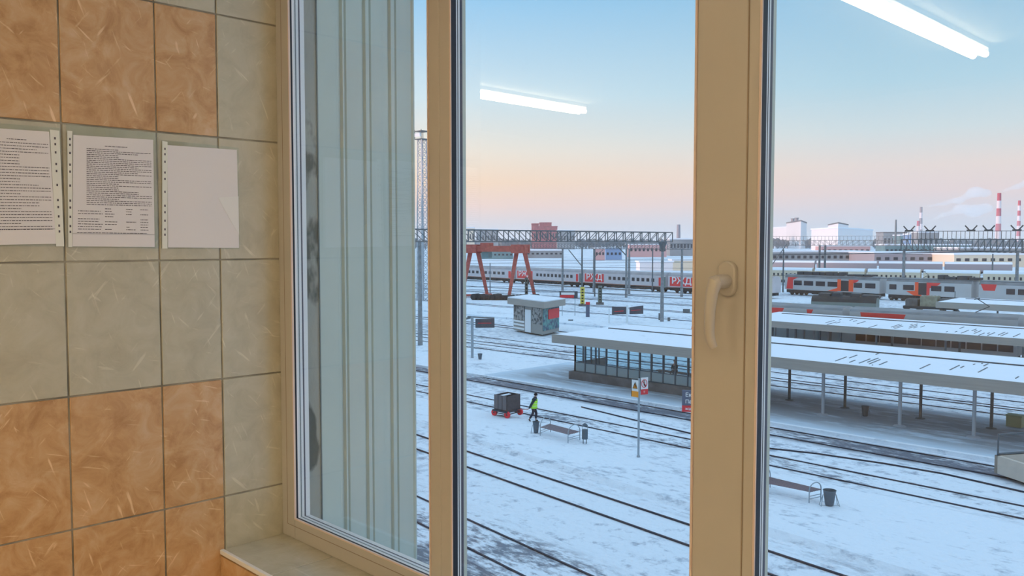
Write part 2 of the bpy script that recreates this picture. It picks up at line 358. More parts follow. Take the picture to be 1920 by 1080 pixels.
# ---------------------------------------------------------------- windows
def fx(px, yy=YW, py=487): return onY(px, py, yy).x
xa = fx(546)                                   # inner edge of the left frame member
m1l, m1r = fx(805), fx(845)
m2l, m2g, m2r = fx(1303), fx(1398), fx(1420)
zb = onY(690, 1034, YW).z                      # glass bottom line of left bay
zbot = ZS
def ringbox(mb, x0, x1, z0, z1, w, y0, y1, mi=0, wl=None, wr=None, wb=None, wt=None):
    wl = w if wl is None else wl; wr = w if wr is None else wr; wb = w if wb is None else wb; wt = w if wt is None else wt
    mb.box(x0-wl, x0, y0, y1, z0-wb, z1+wt, mi); mb.box(x1, x1+wr, y0, y1, z0-wb, z1+wt, mi)
    mb.box(x0, x1, y0, y1, z0-wb, z0, mi); mb.box(x0, x1, y0, y1, z1, z1+wt, mi)
def window(name, x0, x1, z0, z1, wl_, wr_, wb_, label, y0=YW, steps=None):
    """x0..x1, z0..z1 is the clear glass opening"""
    mb = MB(); ringbox(mb, x0, x1, z0, z1, .05, y0, y0+.022, 0, wl_, wr_, wb_, .05)
    ringbox(mb, x0+.0, x1-.0, z0, z1, .05, y0+.022, y0+(.0505 if steps else .0455), 0, wl_, wr_, wb_, .05)
    w = tag(mb.build(name, 'window_plastic', origin=((x0+x1)/2, y0, z0-wb_), bevel=.0025), label, kind='structure')
    # bead, gaskets and spacer stepping out around the pane
    steps = steps or [(-.002, .001, 'bead_pink', 'glazing_bead'), (.001, .016, 'gasket_black', 'gasket'), (.016, .0195, 'bead_white', 'spacer'), (.0195, .022, 'gasket_black', 'gasket'), (.022, .027, 'bead_white', 'spacer'), (.027, .035, 'spacer_dark', 'gasket'), (.035, .045, 'cladding', 'outer_frame')]
    for a, b, m, n in steps:
        q = MB(); ringbox(q, x0+.0035, x1-.0035, z0+.0035, z1-.0035, .004, y0+a, y0+b); q.build(n, m, w, world=True)
    q = MB(); q.box(x0, x1, y0+.012, y0+.016, z0, z1); q.build('glass', 'pane_glass', w, world=True)
    return w
w1 = window('window_1', xa, m1l, zb, WZ1-.06, xa-XW, (m1r-m1l)*.5, zb-ZS, 'left fixed bay of the window with the metal clad fin behind it', steps=[(-.002, .004, 'bead_pink', 'glazing_bead'), (.004, .010, 'gasket_black', 'gasket'), (.010, .019, 'bead_white', 'spacer'), (.019, .023, 'spacer_teal', 'gasket'), (.023, .031, 'bead_white', 'spacer'), (.031, .036, 'spacer_dark', 'gasket'), (.036, .050, 'bead_white', 'outer_frame')])
w2 = window('window_2', m1r, m2l, zb, WZ1-.06, (m1r-m1l)*.5, (m2g-m2l), zb-ZS, 'middle opening bay of the window with a handle on its right stile')
w3 = window('window_3', m2r, WX1-.06, zb, WZ1-.06, m2r-m2g, .06, zb-ZS, 'right bay of the window')
# thin groove lines on the profiles
mb = MB(); zg = ZS+(zb-ZS)*.62
mb.box(XW+.03, m1l-.002, YW-.0006, YW+.001, zg, zg+.0018); mb.box(XW+.03, XW+.0315, YW-.0006, YW+.001, zg, WZ1-.05); mb.build('groove', 'groove', w1, world=True)
mb = MB(); mb.box(m2g-.001, m2g+.001, YW-.0006, YW+.001, ZS, WZ1); mb.build('groove', 'groove', w2, world=True)
# handle
hx = fx(1368); hz0 = onY(1368, 556, YW).z; hz1 = onY(1368, 489, YW).z; tip = onY(1352, 646, YW).z
mb = MB(); hw = .0165
pts = []
for k in range(17):
    t = math.pi*k/16; pts.append((hx+hw*math.cos(t), 0, hz1-hw+hw*math.sin(t)))
for k in range(17):
    t = math.pi+math.pi*k/16; pts.append((hx+hw*math.cos(t), 0, hz0+hw+hw*math.sin(t)))
mb.prism([Vector((p[0], YW-.011, p[2])) for p in pts], (0, .0115, 0))
hd = mb.build('handle', 'window_plastic', w2, world=True, bevel=.003, seg=3, smooth=True)
mb = MB(); zc = (hz0+hz1)/2-.004
mb.tube([(hx, YW-.005, zc), (hx, YW-.03, zc)], .012, 16)
prof = []
mb.tube([(hx+.004, YW-.040, zc+.006), (hx, YW-.043, zc+.002), (hx-.005, YW-.046, zc-.018), (hx-.007, YW-.049, zc-.05), (hx-.007, YW-.050, zc-.085), (hx-.006, YW-.047, tip+.012), (hx-.003, YW-.042, tip)], [.008, .0125, .0105, .0092, .0088, .0085, .007], 14)
mb.tube([(hx, YW-.02, zc), (hx, YW-.046, zc)], [.0125, .0115], 16)
lv = mb.build('lever', 'window_plastic', hd, smooth=True)
lv.location = (0, 0, 0)
lv.data.transform(Matrix.Translation(-Vector(w2.location)))
# outside: concrete return and the ribbed metal fin
mb = MB(); mb.box(XW-.2, XW+.004, YW+.076, YW+.135, 7.5, 13.2)
q = fx(572)
mb.box(XW-.2, XW+.030, YW+.052, onX(600, 487, XW+.035).y, 7.5, 13.2, 0)
struct(mb, 'trim_2', 'concrete', 'bare stained concrete edge outside the left bay')
# fin
fin_x = XW+.035
def fy(px): return onX(px, 487, fin_x).y
mb = MB(); ya, yb = fy(600), fy(777)
prof = [(fin_x, ya)]
for a, b in ((641, 651), (684, 697), (731, 744)):
    A_, B_ = fy(a), fy(b); prof += [(fin_x, A_-.004), (fin_x-.007, A_), (fin_x-.007, A_+.004), (fin_x+.003, A_+.008), (fin_x+.003, B_-.006), (fin_x-.007, B_-.003), (fin_x-.007, B_), (fin_x, B_+.004)]
prof += [(fin_x, yb-.01), (fin_x+.005, yb-.005), (fin_x+.005, yb), (fin_x-.06, yb), (fin_x-.06, ya)]
mb.prism([Vector((x, y, 7.3)) for x, y in prof], (0, 0, 6.2))
fin = tag(mb.build('trim_3', 'cladding', origin=(fin_x, ya, 7.3)), 'pale blue ribbed metal cladding fin outside the left bay', kind='structure')
mb = MB(); mb.box(XW-.2, fin_x-.055, YW+.13, yb-.01, 7.3, 13.4); mb.build('concrete_core', 'concrete', fin, world=True)
mb = MB(); mb.box(fin_x-.012, fin_x-.0005, ya-.003, ya+.001, 7.3, 13.4); mb.build('shadow_joint', 'cladding_dark', fin, world=True)
# building face outside and its base
mb = MB(); mb.box(RX0-.2, RX1+.2, YW+.05, YW+.2, 0, FLOOR-.25); mb.box(RX0-.2, RX1+.2, RY0-.2, YW+.05, 0, .5); struct(mb, 'wall_outside', 'fascia', 'lower outer wall of the station building')

# ---------------------------------------------------------------- ceiling strip lights
lamp_m = emit_mat('lamp_glow', (1, .78, .48), 40)
YG = YW+.014
def lampspan(pa, pb, zl):
    r = []
    for px, py in (pa, pb):
        d = ray(px, py); t = (zl-EYE)/d.z; p = _C+d*t; r.append(Vector((p.x, 2*YG-p.y, zl)))
    return r
ZL = CEIL-.07
a1, a2 = lampspan((1838, 104), (1615, 0), ZL); b1, b2 = lampspan((1098, 211), (860, 173), ZL)
def lamp(x, y0, y1, label):
    r = empty('ceiling_light', (x, (y0+y1)/2, CEIL), 0, label, 'light', 'strip lights on the ceiling')
    mb = MB(); mb.box(x-.055, x+.055, y0, y1, CEIL-.03, CEIL); mb.build('housing', 'white_trim', r, world=True)
    for s in (-1, 1):
        mb = MB(); mb.tube([(x+s*.038, y0+.02, ZL), (x+s*.038, y1-.02, ZL)], .021, 12); mb.build('tube', lamp_m, r, world=True, smooth=True)
    for yy in (y0, y1-.02):
        mb = MB(); mb.box(x-.055, x+.055, yy, yy+.02, CEIL-.075, CEIL-.03); mb.build('end_cap', 'white_trim', r, world=True)
LY0 = a1.y; LY1 = LY0+2.3
for k, (x, t) in enumerate(((a1.x, 'mirrored in the right pane'), (b1.x, 'mirrored in the middle pane'), (a1.x+2.5, 'unseen, added for light, right of the aisle light'), (a1.x+3.9, 'unseen, added for light, third from the tiled wall'), (a1.x+5.3, 'unseen, added for light, nearest the right end wall'))):  # last three are unseen lamps, added to brighten the tiled wall
    lamp(x, LY0, LY1, 'twin tube strip light on the ceiling, '+t)

# ---------------------------------------------------------------- notices in plastic sleeves on the wall
def notice(corners, strip, paper, label, kind, seed, prot=.0):
    """pixel quads: sleeve (tl,tr,br,bl)"""
    P = [onX(px, py, XW+.002) for px, py in corners]
    o = P[3]; rt = empty('notice', o, 0, label, 'notice', 'notices on the tiled wall')
    mb = MB(); mb.prism(P, (.0012, 0, 0)); mb.build('sleeve', 'sleeve_film', rt, world=True)
    def quad(pp, x): return [onX(px, py, XW+x) for px, py in pp]
    Q = quad(paper, .0036)
    mb = MB(); mb.prism(Q, (.0006, 0, 0)); ps = mb.build('sheet', 'paper', rt, world=True)
    S = quad(strip, .0036)
    mb = MB(); mb.prism(S, (.0009, 0, 0)); st = mb.build('punched_strip', 'sleeve_strip', rt, world=True)
    for k, t in enumerate((.07, .12, .19, .29, .35, .47, .60, .66, .74, .82, .87)):
        mb = MB(); c = (S[0].lerp(S[3], t)+S[1].lerp(S[2], t))/2; mb.obox(c+Vector((.0011, 0, 0)), (.0003, 0, 0), (0, .0018, 0), (0, 0, .0028))
        h = mb.build('punch_hole', 'ink', rt, world=True)
    if kind:
        rnd = random.Random(seed); mb = MB()
        def at(u, v): return (Q[0].lerp(Q[1], u)).lerp(Q[3].lerp(Q[2], u), v)+Vector((.0009, 0, 0))
        def line(u0, u1, v, th):
            a, b = at(u0, v), at(u1, v); L_ = (b-a)
            u = 0.0
            while u < 1:
                w_ = rnd.uniform(.02, .09)*(.6/(abs(u1-u0)+.05)); e = min(1, u+w_)
                mb.obox(a.lerp(b, (u+e)/2), (.0001, 0, 0), L_*(e-u)/2, (0, 0, th/2)); u = e+rnd.uniform(.012, .02)*(.6/(abs(u1-u0)+.05))
        n = 30; line(.38, .66, .085, .0017)
        for k in range(n):
            v = .115+k*(.52 if kind == 1 else .78)/n; line(.16 if kind == 1 else .02, rnd.choice([.97, .97, .97, .80, .55]), v, .0016)
        if kind == 1:
            for k in range(9):
                v = .655+k*.0235
                for u0, u1 in ((.06, .30+rnd.random()*.07), (.38, .44+rnd.random()*.12), (.64, .68+rnd.random()*.12), (.82, .92)):
                    if rnd.random() < .72: line(u0, u1, v, .0016)
            line(.05, .9, .875, .0016); mb.obox((at(0, .885)+at(1, .885))/2, (.0001, 0, 0), (at(1, .885)-at(0, .885))/2, (0, 0, .0003))
        else: mb.obox((at(0, .865)+at(1, .865))/2, (.0001, 0, 0), (at(1, .865)-at(0, .865))/2, (0, 0, .0003))
        mb.build('printed_text', 'ink', rt, world=True)
    return rt
notice([(-40, 228), (112, 240), (121, 462), (-40, 462)], [(93, 243), (111, 245), (120, 462), (105, 462)], [(-40, 238), (92, 247), (105, 457), (-40, 460)], 'printed notice in a plastic sleeve cut off by the left edge, leftmost of three', 2, 3)
notice([(124, 232), (297, 250), (297, 466), (124, 464)], [(126, 245), (135.5, 246), (135.5, 463), (128, 463)], [(137, 253), (287, 262), (290, 463), (136, 462)], 'printed notice with a small table at its foot in a plastic sleeve, middle of three', 1, 5)
n3 = notice([(302, 262), (447, 277), (449, 467), (302, 466)], [(304, 264), (314, 266), (314, 466), (304, 466)], [(314, 272), (444, 281), (448, 465), (315, 464)], 'blank white sheet in a plastic sleeve, rightmost of three nearest the window', 0, 9)
mb = MB(); mb.prism([onX(x, y, XW+.0046) for x, y in ((409, 371), (447, 368), (448, 440), (436, 420))], (.0004, 0, 0)); mb.build('folded_flap', 'white_trim', n3, world=True)
# ================================================================= YARD
mb = MB(); mb.box(-6000, 4000, 1.6, 6000, -1, 0); ground = mb.build('snow_ground', 'snow_field'); tag(ground, 'snow covered ground of the railway yard', kind='structure')
def strip(name, y0, y1, z0, z1, m, x0=-130, x1=45, rz=0, label=None):
    mb = MB(); mb.box(x0, x1, y0, y1, z0, z1); o = mb.build(name, m, origin=((x0+x1)/2, (y0+y1)/2, z0)); tag(o, label, kind='structure'); return o
def poly_slab(name, pts, z0, z1, m, label, bevel=0):
    c = sum((Vector((p.x, p.y, 0)) for p in pts), Vector())/len(pts); n = len(pts); mb = MB(); lo = []
    for q_, p in enumerate(pts): s_ = -1 if q_ < n//2 else 1; lo.append(Vector((p.x, p.y+s_*bevel, z0)))
    mb.add(lo+[Vector((p.x, p.y, z1)) for p in pts], [tuple(range(n))[::-1], tuple(range(n, 2*n))]+[(i, (i+1) % n, n+(i+1) % n, n+i) for i in range(n)])
    return tag(mb.build(name, m), label, kind='structure')
def fade_strip(name, e1, e2, z, m, parent=None, label=None, rows=((0, 0), (.22, 1), (.78, 1), (1, 0)), nseg=1, ends=False):
    """low mound between two edge lines; the dirt thins out to nothing at both edges"""
    vs = []; fs = []; at_ = []; n = len(rows); K = 8
    cols_ = [0, .04, .96, 1] if ends else [0, 1]; N_ = len(cols_)
    for j, u in enumerate(cols_):
        for t, a in rows:
            p = e1[0].lerp(e1[1], u).lerp(e2[0].lerp(e2[1], u), t); a2 = a*(0 if ends and j in (0, N_-1) else 1); vs.append(Vector((p.x, p.y, z[0]+(z[1]-z[0])*a2))); at_.append(a2)
    for j in range(N_-1):
        for i in range(n-1): fs.append((j*n+i, j*n+i+1, (j+1)*n+i+1, (j+1)*n+i))
    b = len(vs)
    for j in (0, N_-1):
        for i in (0, n-1): v = vs[j*n+i]; vs.append(Vector((v.x, v.y, z[0]-.04))); at_.append(0)
    fs.append((b, b+1, b+3, b+2))
    mb = MB(); mb.add(vs, fs)
    me = bpy.data.meshes.new(name); o_ = parent.location if parent else Vector((0, 0, 0)); me.from_pydata([tuple(v-o_) for v in vs], [], fs); me.materials.append(M(m))
    A_ = me.attributes.new('dirt', 'FLOAT', 'POINT')
    for i, a in enumerate(at_): A_.data[i].value = a
    o = bpy.data.objects.new(name, me); COL.objects.link(o); o.parent = parent
    if label: tag(o, label, kind='structure')
    return o
def ext(P, Q, xl, xr):                # plan line through PQ at two x values
    s = (Q.y-P.y)/(Q.x-P.x); return Vector((xl, P.y+(xl-P.x)*s, P.z)), Vector((xr, P.y+(xr-P.x)*s, P.z))
RT = .07
def railline(a, b, xl, xr): return ext(G(a[0], a[1], RT), G(b[0], b[1], RT), xl, xr)
def railmb(p, q):
    mb = MB(); d = (q-p).normalized(); n = Vector((-d.y, d.x, 0))
    sec = [(-.036, 0), (.036, 0), (.036, -.035), (.014, -.045), (.014, -.09), (-.014, -.09), (-.014, -.045), (-.036, -.035)]
    mb.prism([p+n*a+Vector((0, 0, b)) for a, b in sec], q-p); return mb
def track(lines, xl, xr, label, bed=None, bedw=.9):
    ps = [railline(a, b, xl, xr) for a, b in lines]
    c = sum((p+q for p, q in ps), Vector())/(2*len(ps)); c.z = 0
    r = empty('railway_track', c, 0, label, 'railway track')
    if bed:
        (p1, q1), (p2, q2) = ps[0], ps[-1]; n = Vector((0, bedw, 0))
        if p1.y < p2.y: n = -n
        fade_strip('ballast_bed', (p1+n, q1+n), (p2-n, q2-n), (.004, .02), bed, r)
    for p, q in ps: railmb(p, q).build('rail', 'steel_rail', r, world=True)
    return r
track([((869.6, 969.3), (1112.8, 1080)), ((869.6, 1022), (985, 1080))], -70, 10, 'nearest railway track, in the bottom left corner of the middle pane', 'snow_rough_fade', 1.4)
track([((869.6, 843), (1428, 1027)), ((869.6, 872), (1428, 1069.5))], -90, 15, 'second nearest railway track, running below the bench with the round bin', None)
track([((869.6, 738), (1920, 948)), ((869.6, 751), (1850, 957))], -120, 30, 'railway track running directly behind the worker and the benches', 'snow_rough_fade', .7)
track([((868, 700.6), (1863, 873)), ((868, 710), (1863, 890))], -140, 30, 'railway track on bare dark ballast in front of the glass shelter', 'snow_dark_fade', .7)
track([((870, 627), (1920, 754)), ((870, 636), (1920, 766))], -160, 30, 'railway track just beyond the long posted canopy', 'snow_rough_fade', 1.2)
track([((870, 641), (1920, 770)), ((870, 649), (1920, 782))], -160, 30, 'railway track hugging the far edge of the canopy platform', 'snow_rough_fade', .8)
def track_at(px, py, deg, xl, xr, label):
    P = G(px, py, RT); t = math.radians(deg); d = Vector((math.cos(t), math.sin(t), 0)); r = empty('railway_track', Vector((P.x, P.y, 0)), 0, label, 'railway track')
    for s_ in (-.85, .85):
        A = P+Vector((0, s_, 0)); p, q = ext(A, A+d, xl, xr); railmb(p, q).build('rail', 'steel_rail', r, world=True)
for y_, t in ((628, 'track running past the foot of the kiosk'), (604, 'track passing between the kiosk and the departure boards'), (587, 'track level with the kiosk roof'), (572, 'track at the foot of the striped yellow column'), (560, 'track just in front of the green column'), (549, 'track nearest to the passenger train')):
    track_at(1100, y_, 178.6, -330, -22, 'thin dark railway '+t)
# switch rail curving away
p = [G(1090, 762, RT), G(1200, 789, RT), G(1293, 811, RT), G(1430, 838, RT), G(1530, 849, RT), G(1660, 868, RT), G(1770, 887, RT), G(1920, 921, RT)]
mb = MB()
for i in range(len(p)-1): q = railmb(p[i], p[i+1]); mb.add(q.v, q.f)
tag(mb.build('switch_rail', 'steel_rail', origin=p[0]), 'single curved switch rail between the bench track and the dark ballast track', 'rail')
# platforms
PH = .22
a, b = ext(G(870, 815, PH), G(1745, 1080, PH), -72, 20); c, d = ext(G(870, 763, PH), G(1920, 985, PH), -72, 20)
poly_slab('bench_platform', [a, b, d, c], 0, PH, 'snow_clean', 'snow covered low platform carrying the two benches', .35)
strip('canopy_platform', 45.9, 56.6, 0, PH, 'snow_clean', -140, 30, label='snow covered platform carrying the glass shelter')
fade_strip('platform_paving', (Vector((-50, 46.2, 0)), Vector((30, 46.2, 0))), (Vector((-50, 56.4, 0)), Vector((30, 56.4, 0))), (PH+.003, PH+.02), 'asphalt_fade', None, 'wet grey paving under the long canopy', rows=((0, 0), (.2, 1), (.85, 1), (1, 0)), ends=True)
strip('kiosk_platform', 84, 97, 0, PH, 'snow_clean', -220, -20, label='snow platform carrying the kiosk')
# dirt verge
a, b = ext(G(1000, 862, .03), G(1298, 955, .03), -95, 20); c, d = ext(G(870, 834, .03), G(1298, 975, .03), -95, 20)
fade_strip('trampled_verge', (a, b), (c, d), (.004, .02), 'snow_rough_fade', None, 'trampled snow strip along the platform edge', rows=((0, 0), (.5, .6), (1, 0)))
pp = [G(778, 1003), G(870, 1048), G(940, 1086), G(900, 1300), G(500, 1200), G(700, 1010)]
poly_slab('bare_gravel', pp, -.02, .04, 'snow_dark', 'bare gravel patch at the foot of the building')

# ---------------------------------------------------------------- canopy builder
def canopy(name, x0, x1, yf, yb, zf, ze, zr, label, yr, zk, rib):
    r = empty(name, ((x0+x1)/2, (yf+yb)/2, PH), 0, label, 'canopy')
    mb = MB(); hip = 2.0
    mb.add([(x0, yf, ze), (x1, yf, ze), (x1, yr, zr), (x0+hip, yr, zr), (x0, yb, zk), (x1, yb, zk), (x0, yf, ze-.05), (x1, yf, ze-.05), (x0, yb, zk-.05), (x1, yb, zk-.05)],
           [(0, 1, 2, 3), (3, 2, 5, 4), (0, 3, 4), (1, 5, 2), (6, 7, 1, 0), (8, 4, 5, 9), (6, 0, 4, 8), (1, 7, 9, 5), (6, 8, 9, 7)])
    mb.build('roof', 'roof_snow', r, world=True)
    mb = MB(); mb.box(x0+.0, x1, yf-.06, yf, zf, ze+.02); mb.box(x0, x1, yb, yb+.06, zf, zk+.02); mb.box(x0-.06, x0, yf-.06, yb+.06, zf, ze+.02); mb.box(x1, x1+.06, yf-.06, yb+.06, zf, ze+.02)
    mb.build('fascia', 'fascia', r, world=True)
    mb = MB(); mb.box(x0, x1, yf, yb, zf+.05, zf+.10); mb.build('soffit', 'steel_light', r, world=True)
    mb = MB(); mb.box(x0+hip, x1, yr-.10, yr+.10, zr-.03, zr+.05); mb.build('ridge_strip', 'dark_steel', r, world=True)
    mb = MB(); rnd = random.Random(int(x0*7)); x = rib[0]
    mb_ = []
    while x < rib[1]:                      # bare ribs showing through the snow
        if rnd.random() < .5+.4*math.sin(x*1.1):
            t0, t1 = sorted((rnd.uniform(0, 1), rnd.uniform(0, 1))); t1 = min(t1, t0+.35)
            pa = Vector((x, yf+(yr-yf)*t0, ze+(zr-ze)*t0+.012)); pb = Vector((x, yf+(yr-yf)*t1, ze+(zr-ze)*t1+.012)); mb = MB(); mb.bar(pa, pb, .06, .03); mb.build('bare_rib', 'steel_grey', r, world=True)
        x += .28
    return r
c1 = canopy('platform_canopy', -44.7, 22, 48.6, 58.0, 3.05, 3.7, 4.0, 'long snowy pitched canopy with grey fascia on slim posts over the near paving', 53.0, 3.85, (-23, -9))
for k, px in enumerate((1439, 1549, 1695, 1836, 2010, 2200)):
    P = col(Vector((-40, 50.1, 0)), Vector((10, 50.1, 0)), px, PH+.02)
    mb = MB(); mb.tube([P, (P.x, P.y, 3.15)], .10, 12); mb.lathe([(.36, 0), (.30, .05), (.13, .08)], P, 14); mb.build('post', 'steel_light', c1, world=True, smooth=True)
for k, px in enumerate((1385, 1485, 1590.5, 1734, 1869, 2020)):
    P = col(Vector((-40, 53.2, 0)), Vector((10, 53.2, 0)), px, PH+.02)
    mb = MB(); mb.tube([P, (P.x, P.y, 3.15)], .09, 12); mb.lathe([(.30, 0), (.25, .04), (.12, .06)], P, 14); mb.build('post', 'steel_grey', c1, world=True, smooth=True)
# glass shelter under its left end
SX0, SX1, SY0, SY1 = -43.4, -30.0, 49.75, 53.6
sh = empty('glass_shelter', ((SX0+SX1)/2, (SY0+SY1)/2, PH), 0, 'long glass waiting shelter with dark frames on a stone plinth under the canopy', 'shelter')
mb = MB(); mb.box(SX0-.35, SX1+.35, SY0-.35, SY1+.35, PH, PH+.62); mb.build('plinth', 'plinth', sh, world=True)
zb0, zb1, zb2 = PH+.62, PH+1.35, 3.12
def glaze(y, n, low=True):
    fr = MB(); lw = MB(); gp = MB(); w = (SX1-SX0)/n
    for i in range(n+1):
        x = SX0+i*w; fr.box(x-.05, x+.05, y-.05, y+.05, zb0, zb2)
    for z in (zb0+.03, zb1, zb2-.03): fr.box(SX0, SX1, y-.04, y+.04, z-.03, z+.03)
    if low: lw.box(SX0, SX1, y-.012, y+.012, zb0+.06, zb1-.03)
    else: gp.box(SX0, SX1, y-.008, y+.008, zb0+.06, zb1-.03)
    gp.box(SX0, SX1, y-.008, y+.008, zb1+.03, zb2-.06)
    fr.build('frame', 'shelter_frame', sh, world=True); gp.build('glazing', 'shelter_glass', sh, world=True)
    if low: lw.build('lower_panels', 'shelter_panel', sh, world=True)
glaze(SY0, 13); glaze(SY1, 12, False)
for x in (SX0, SX1):
    fr = MB(); lw = MB(); gp = MB()
    for i in range(5): y = SY0+(SY1-SY0)*i/4; fr.box(x-.05, x+.05, y-.05, y+.05, zb0, zb2)
    lw.box(x-.012, x+.012, SY0, SY1, zb0, zb1); gp.box(x-.008, x+.008, SY0, SY1, zb1, zb2)
    fr.build('frame', 'shelter_frame', sh, world=True); lw.build('lower_panels', 'shelter_panel', sh, world=True); gp.build('glazing', 'shelter_glass', sh, world=True)
c2 = canopy('platform_canopy', G(1375, 598, 3.7).x, 30, 70.9, 79.1, 3.15, 3.7, 4.0, 'second snowy canopy with beige fascia, parallel behind the near one', 75.9, 3.88, (-36, -15))
for k in range(12):
    for y in (72.3, 75.6):
        x = c2.location.x-34+k*5.6; x = G(1375, 598, 3.7).x+1.5+k*5.5
        mb = MB(); mb.tube([(x, y, PH), (x, y, 3.25)], .09, 10); mb.build('post', 'steel_grey', c2, world=True, smooth=True)
strip('second_canopy_platform', 69.4, 79.2, 0, PH, 'snow_clean', -60, 30, label='platform under the second canopy')
# glass wall beneath second canopy
gx0 = G(1380, 630, 2).x; gx1 = col(Vector((-60, 72.8, 0)), Vector((30, 72.8, 0)), 1582).x
gs = empty('glass_shelter', ((gx0+gx1)/2, 74, PH), 0, 'dark framed glass shelter half hidden under the second canopy', 'shelter')
fr = MB(); gp = MB(); x = gx0
while x < gx1: fr.box(x-.07, x+.07, 72.7, 72.86, PH, 3.2); x += random.choice((.8, 1.1, 1.5))
fr.box(gx0, gx1, 72.72, 72.84, 1.1, 1.2); gp.box(gx0, gx1, 72.76, 72.8, PH, 3.2)
fr.build('frame', 'shelter_frame', gs, world=True); gp.build('glazing', 'shelter_glass', gs, world=True)
gp = MB(); gp.box(gx0, gx1, 75.6, 75.66, PH, 3.2); gp.build('back_panel', 'shelter_panel', gs, world=True)
c3 = canopy('platform_canopy', col(Vector((-90, 110, 0)), Vector((0, 110, 0)), 1770).x, -5, 108, 116, 3.0, 3.7, 3.98, 'short snowy canopy farthest to the right, in front of the red doored train', 112, 3.86, (-50, -40))
for k in range(6):
    x = c3.location.x-10+k*5; mb = MB(); mb.tube([(x, 110.5, 0), (x, 110.5, 3.1)], .1, 10); mb.build('post', 'steel_grey', c3, world=True, smooth=True)

# ---------------------------------------------------------------- trains
def car(P, Q, label, cat, style, H=4.35, W=3.0, group=None, name='passenger_car', z0=0):
    P = Vector((P.x, P.y, z0)); Q = Vector((Q.x, Q.y, z0)); L = (Q-P).length; ang = math.atan2(Q.y-P.y, Q.x-P.x)
    r = empty(name, (P+Q)/2+Vector((0, 0, 0)), ang, label, cat, group); h = L/2-.35
    st = style; b0 = 1.15
    sh_ = st.get('shoulder', .75); sec = [(-W/2, b0), (W/2, b0), (W/2, H-sh_), (W/2-.18, H-sh_*.5), (W/2-.55, H-.12), (0, H), (-W/2+.55, H-.12), (-W/2+.18, H-sh_*.5), (-W/2, H-sh_)]
    mb = MB(); n = len(sec)
    mb.add([(-h, y, z) for y, z in sec]+[(h, y, z) for y, z in sec], [tuple(range(n))[::-1], tuple(range(n, 2*n))]+[(i, (i+1) % n, n+(i+1) % n, n+i) for i in range(n)])
    for k in range(len(mb.mi)):
        mb.mi[k] = 0
    for i in (2, 3, 4, 5, 6, 7): mb.mi[2+i] = 1
    mb.build('body', [st['body'], st['roof']], r, smooth=False)
    mb = MB(); mb.box(-h+.3, h-.3, -W/2+.25, W/2-.25, .55, b0+.02)
    for k in range(5): x = -h*.4+k*h*.2; mb.box(x, x+h*.12, -W/2+.15, W/2-.15, .4, .95)
    mb.build('underframe', 'train_under', r)
    for s in (-1, 1):
        mb = MB(); cx = s*h*.76; mb.box(cx-1.6, cx+1.6, -1.15, 1.15, .45, .85)
        for k in (-1.1, 1.1):
            for y in (-.85, .85): mb.tube([(cx+k, y-.06, .47), (cx+k, y+.06, .47)], .46, 16)
        mb.build('bogie', 'train_under', r)
    y = -W/2
    for (u0, u1, z0_, z1_) in st.get('windows', ()):
        mb = MB(); mb.box(-h+u0*2*h, -h+u1*2*h, y-.025, y+.02, z0_, z1_); mb.build('window', 'train_window', r)
    for (u0, u1, z0_, z1_, m, nm) in st.get('patch', ()):
        mb = MB(); mb.box(-h+u0*2*h, -h+u1*2*h, y-.018, y+.02, z0_, z1_); mb.build(nm, m, r)
    for poly, m, nm in st.get('poly', ()):
        mb = MB(); mb.prism([Vector((-h+u*2*h, y-.012, z)) for u, z in poly], (0, .03, 0)); mb.build(nm, m, r)
    if st.get('logo'):
        u0, u1, z0_, z1_ = st['logo']; xc = -h+(u0+u1)*h; wd_ = (u1-u0)*2*h
        mb = MB(); mb.box(-h+u0*2*h, -h+u1*2*h, y-.018, y+.02, z0_, z1_); lg = mb.build('logo_panel', 'train_red', r)
        t = text_mb('РЖД', 1.9, .02, bold=.03); w_ = max(v.x for v in t.v)-min(v.x for v in t.v)
        k = wd_*.82/w_; t.v = [Vector((v.x*k+xc, v.y+y-.03, v.z+z0_+.55)) for v in t.v]; t.build('lettering', 'train_white', r)
    for (u0, u1, hh) in st.get('roofgear', ()):
        mb = MB(); rnd = random.Random(int(u0*99)); x = -h+u0*2*h
        while x < -h+u1*2*h: w_ = rnd.uniform(.8, 2.0); mb.box(x, x+w_, -.9, .9, H-.12, H+hh*rnd.uniform(.5, 1)); x += w_+.2
        mb.build('roof_equipment', 'dark_steel', r)
    for u, k in st.get('panto', ()):
        mb = MB(); x = -h+u*2*h
        mb.bar((x-.8, 0, H), (x+.3, 0, H+.55*k), .07); mb.bar((x+.3, 0, H+.55*k), (x-.7, 0, H+1.2*k), .06); mb.bar((x-.7, -.8, H+1.2*k), (x-.7, .8, H+1.2*k), .08)
        mb.build('pantograph', 'dark_steel', r)
    return r
T1a, T1b = G(870, 525), G(1303, 551)
wins = [(.33+i*.057,   .33+i*.057+.033, 2.2, 2.95) for i in range(10)]
st1 = dict(body='train_grey', roof='train_roof', windows=wins, logo=(.02, .27, 1.5, 3.45), patch=[(.925, .955, 1.4, 3.2, 'train_red', 'door'), (.0, .985, 1.15, 1.3, 'rust', 'skirt_stripe'), (.97, 1.0, 1.25, 3.4, 'green_door', 'vestibule')])
names = ['partly hidden behind the left crane leg', 'with its red logo behind the right crane leg', 'with its red logo right of the striped column', 'cut off by the window stile']
bnd = [835, 974.5, 1100.7, 1259.6, 1460]
for k in range(4):
    car(col(T1a, T1b, bnd[k]), col(T1a, T1b, bnd[k+1]), 'grey passenger car with red lettered end, '+names[k], 'train car', st1, group='passenger train beyond the crane')
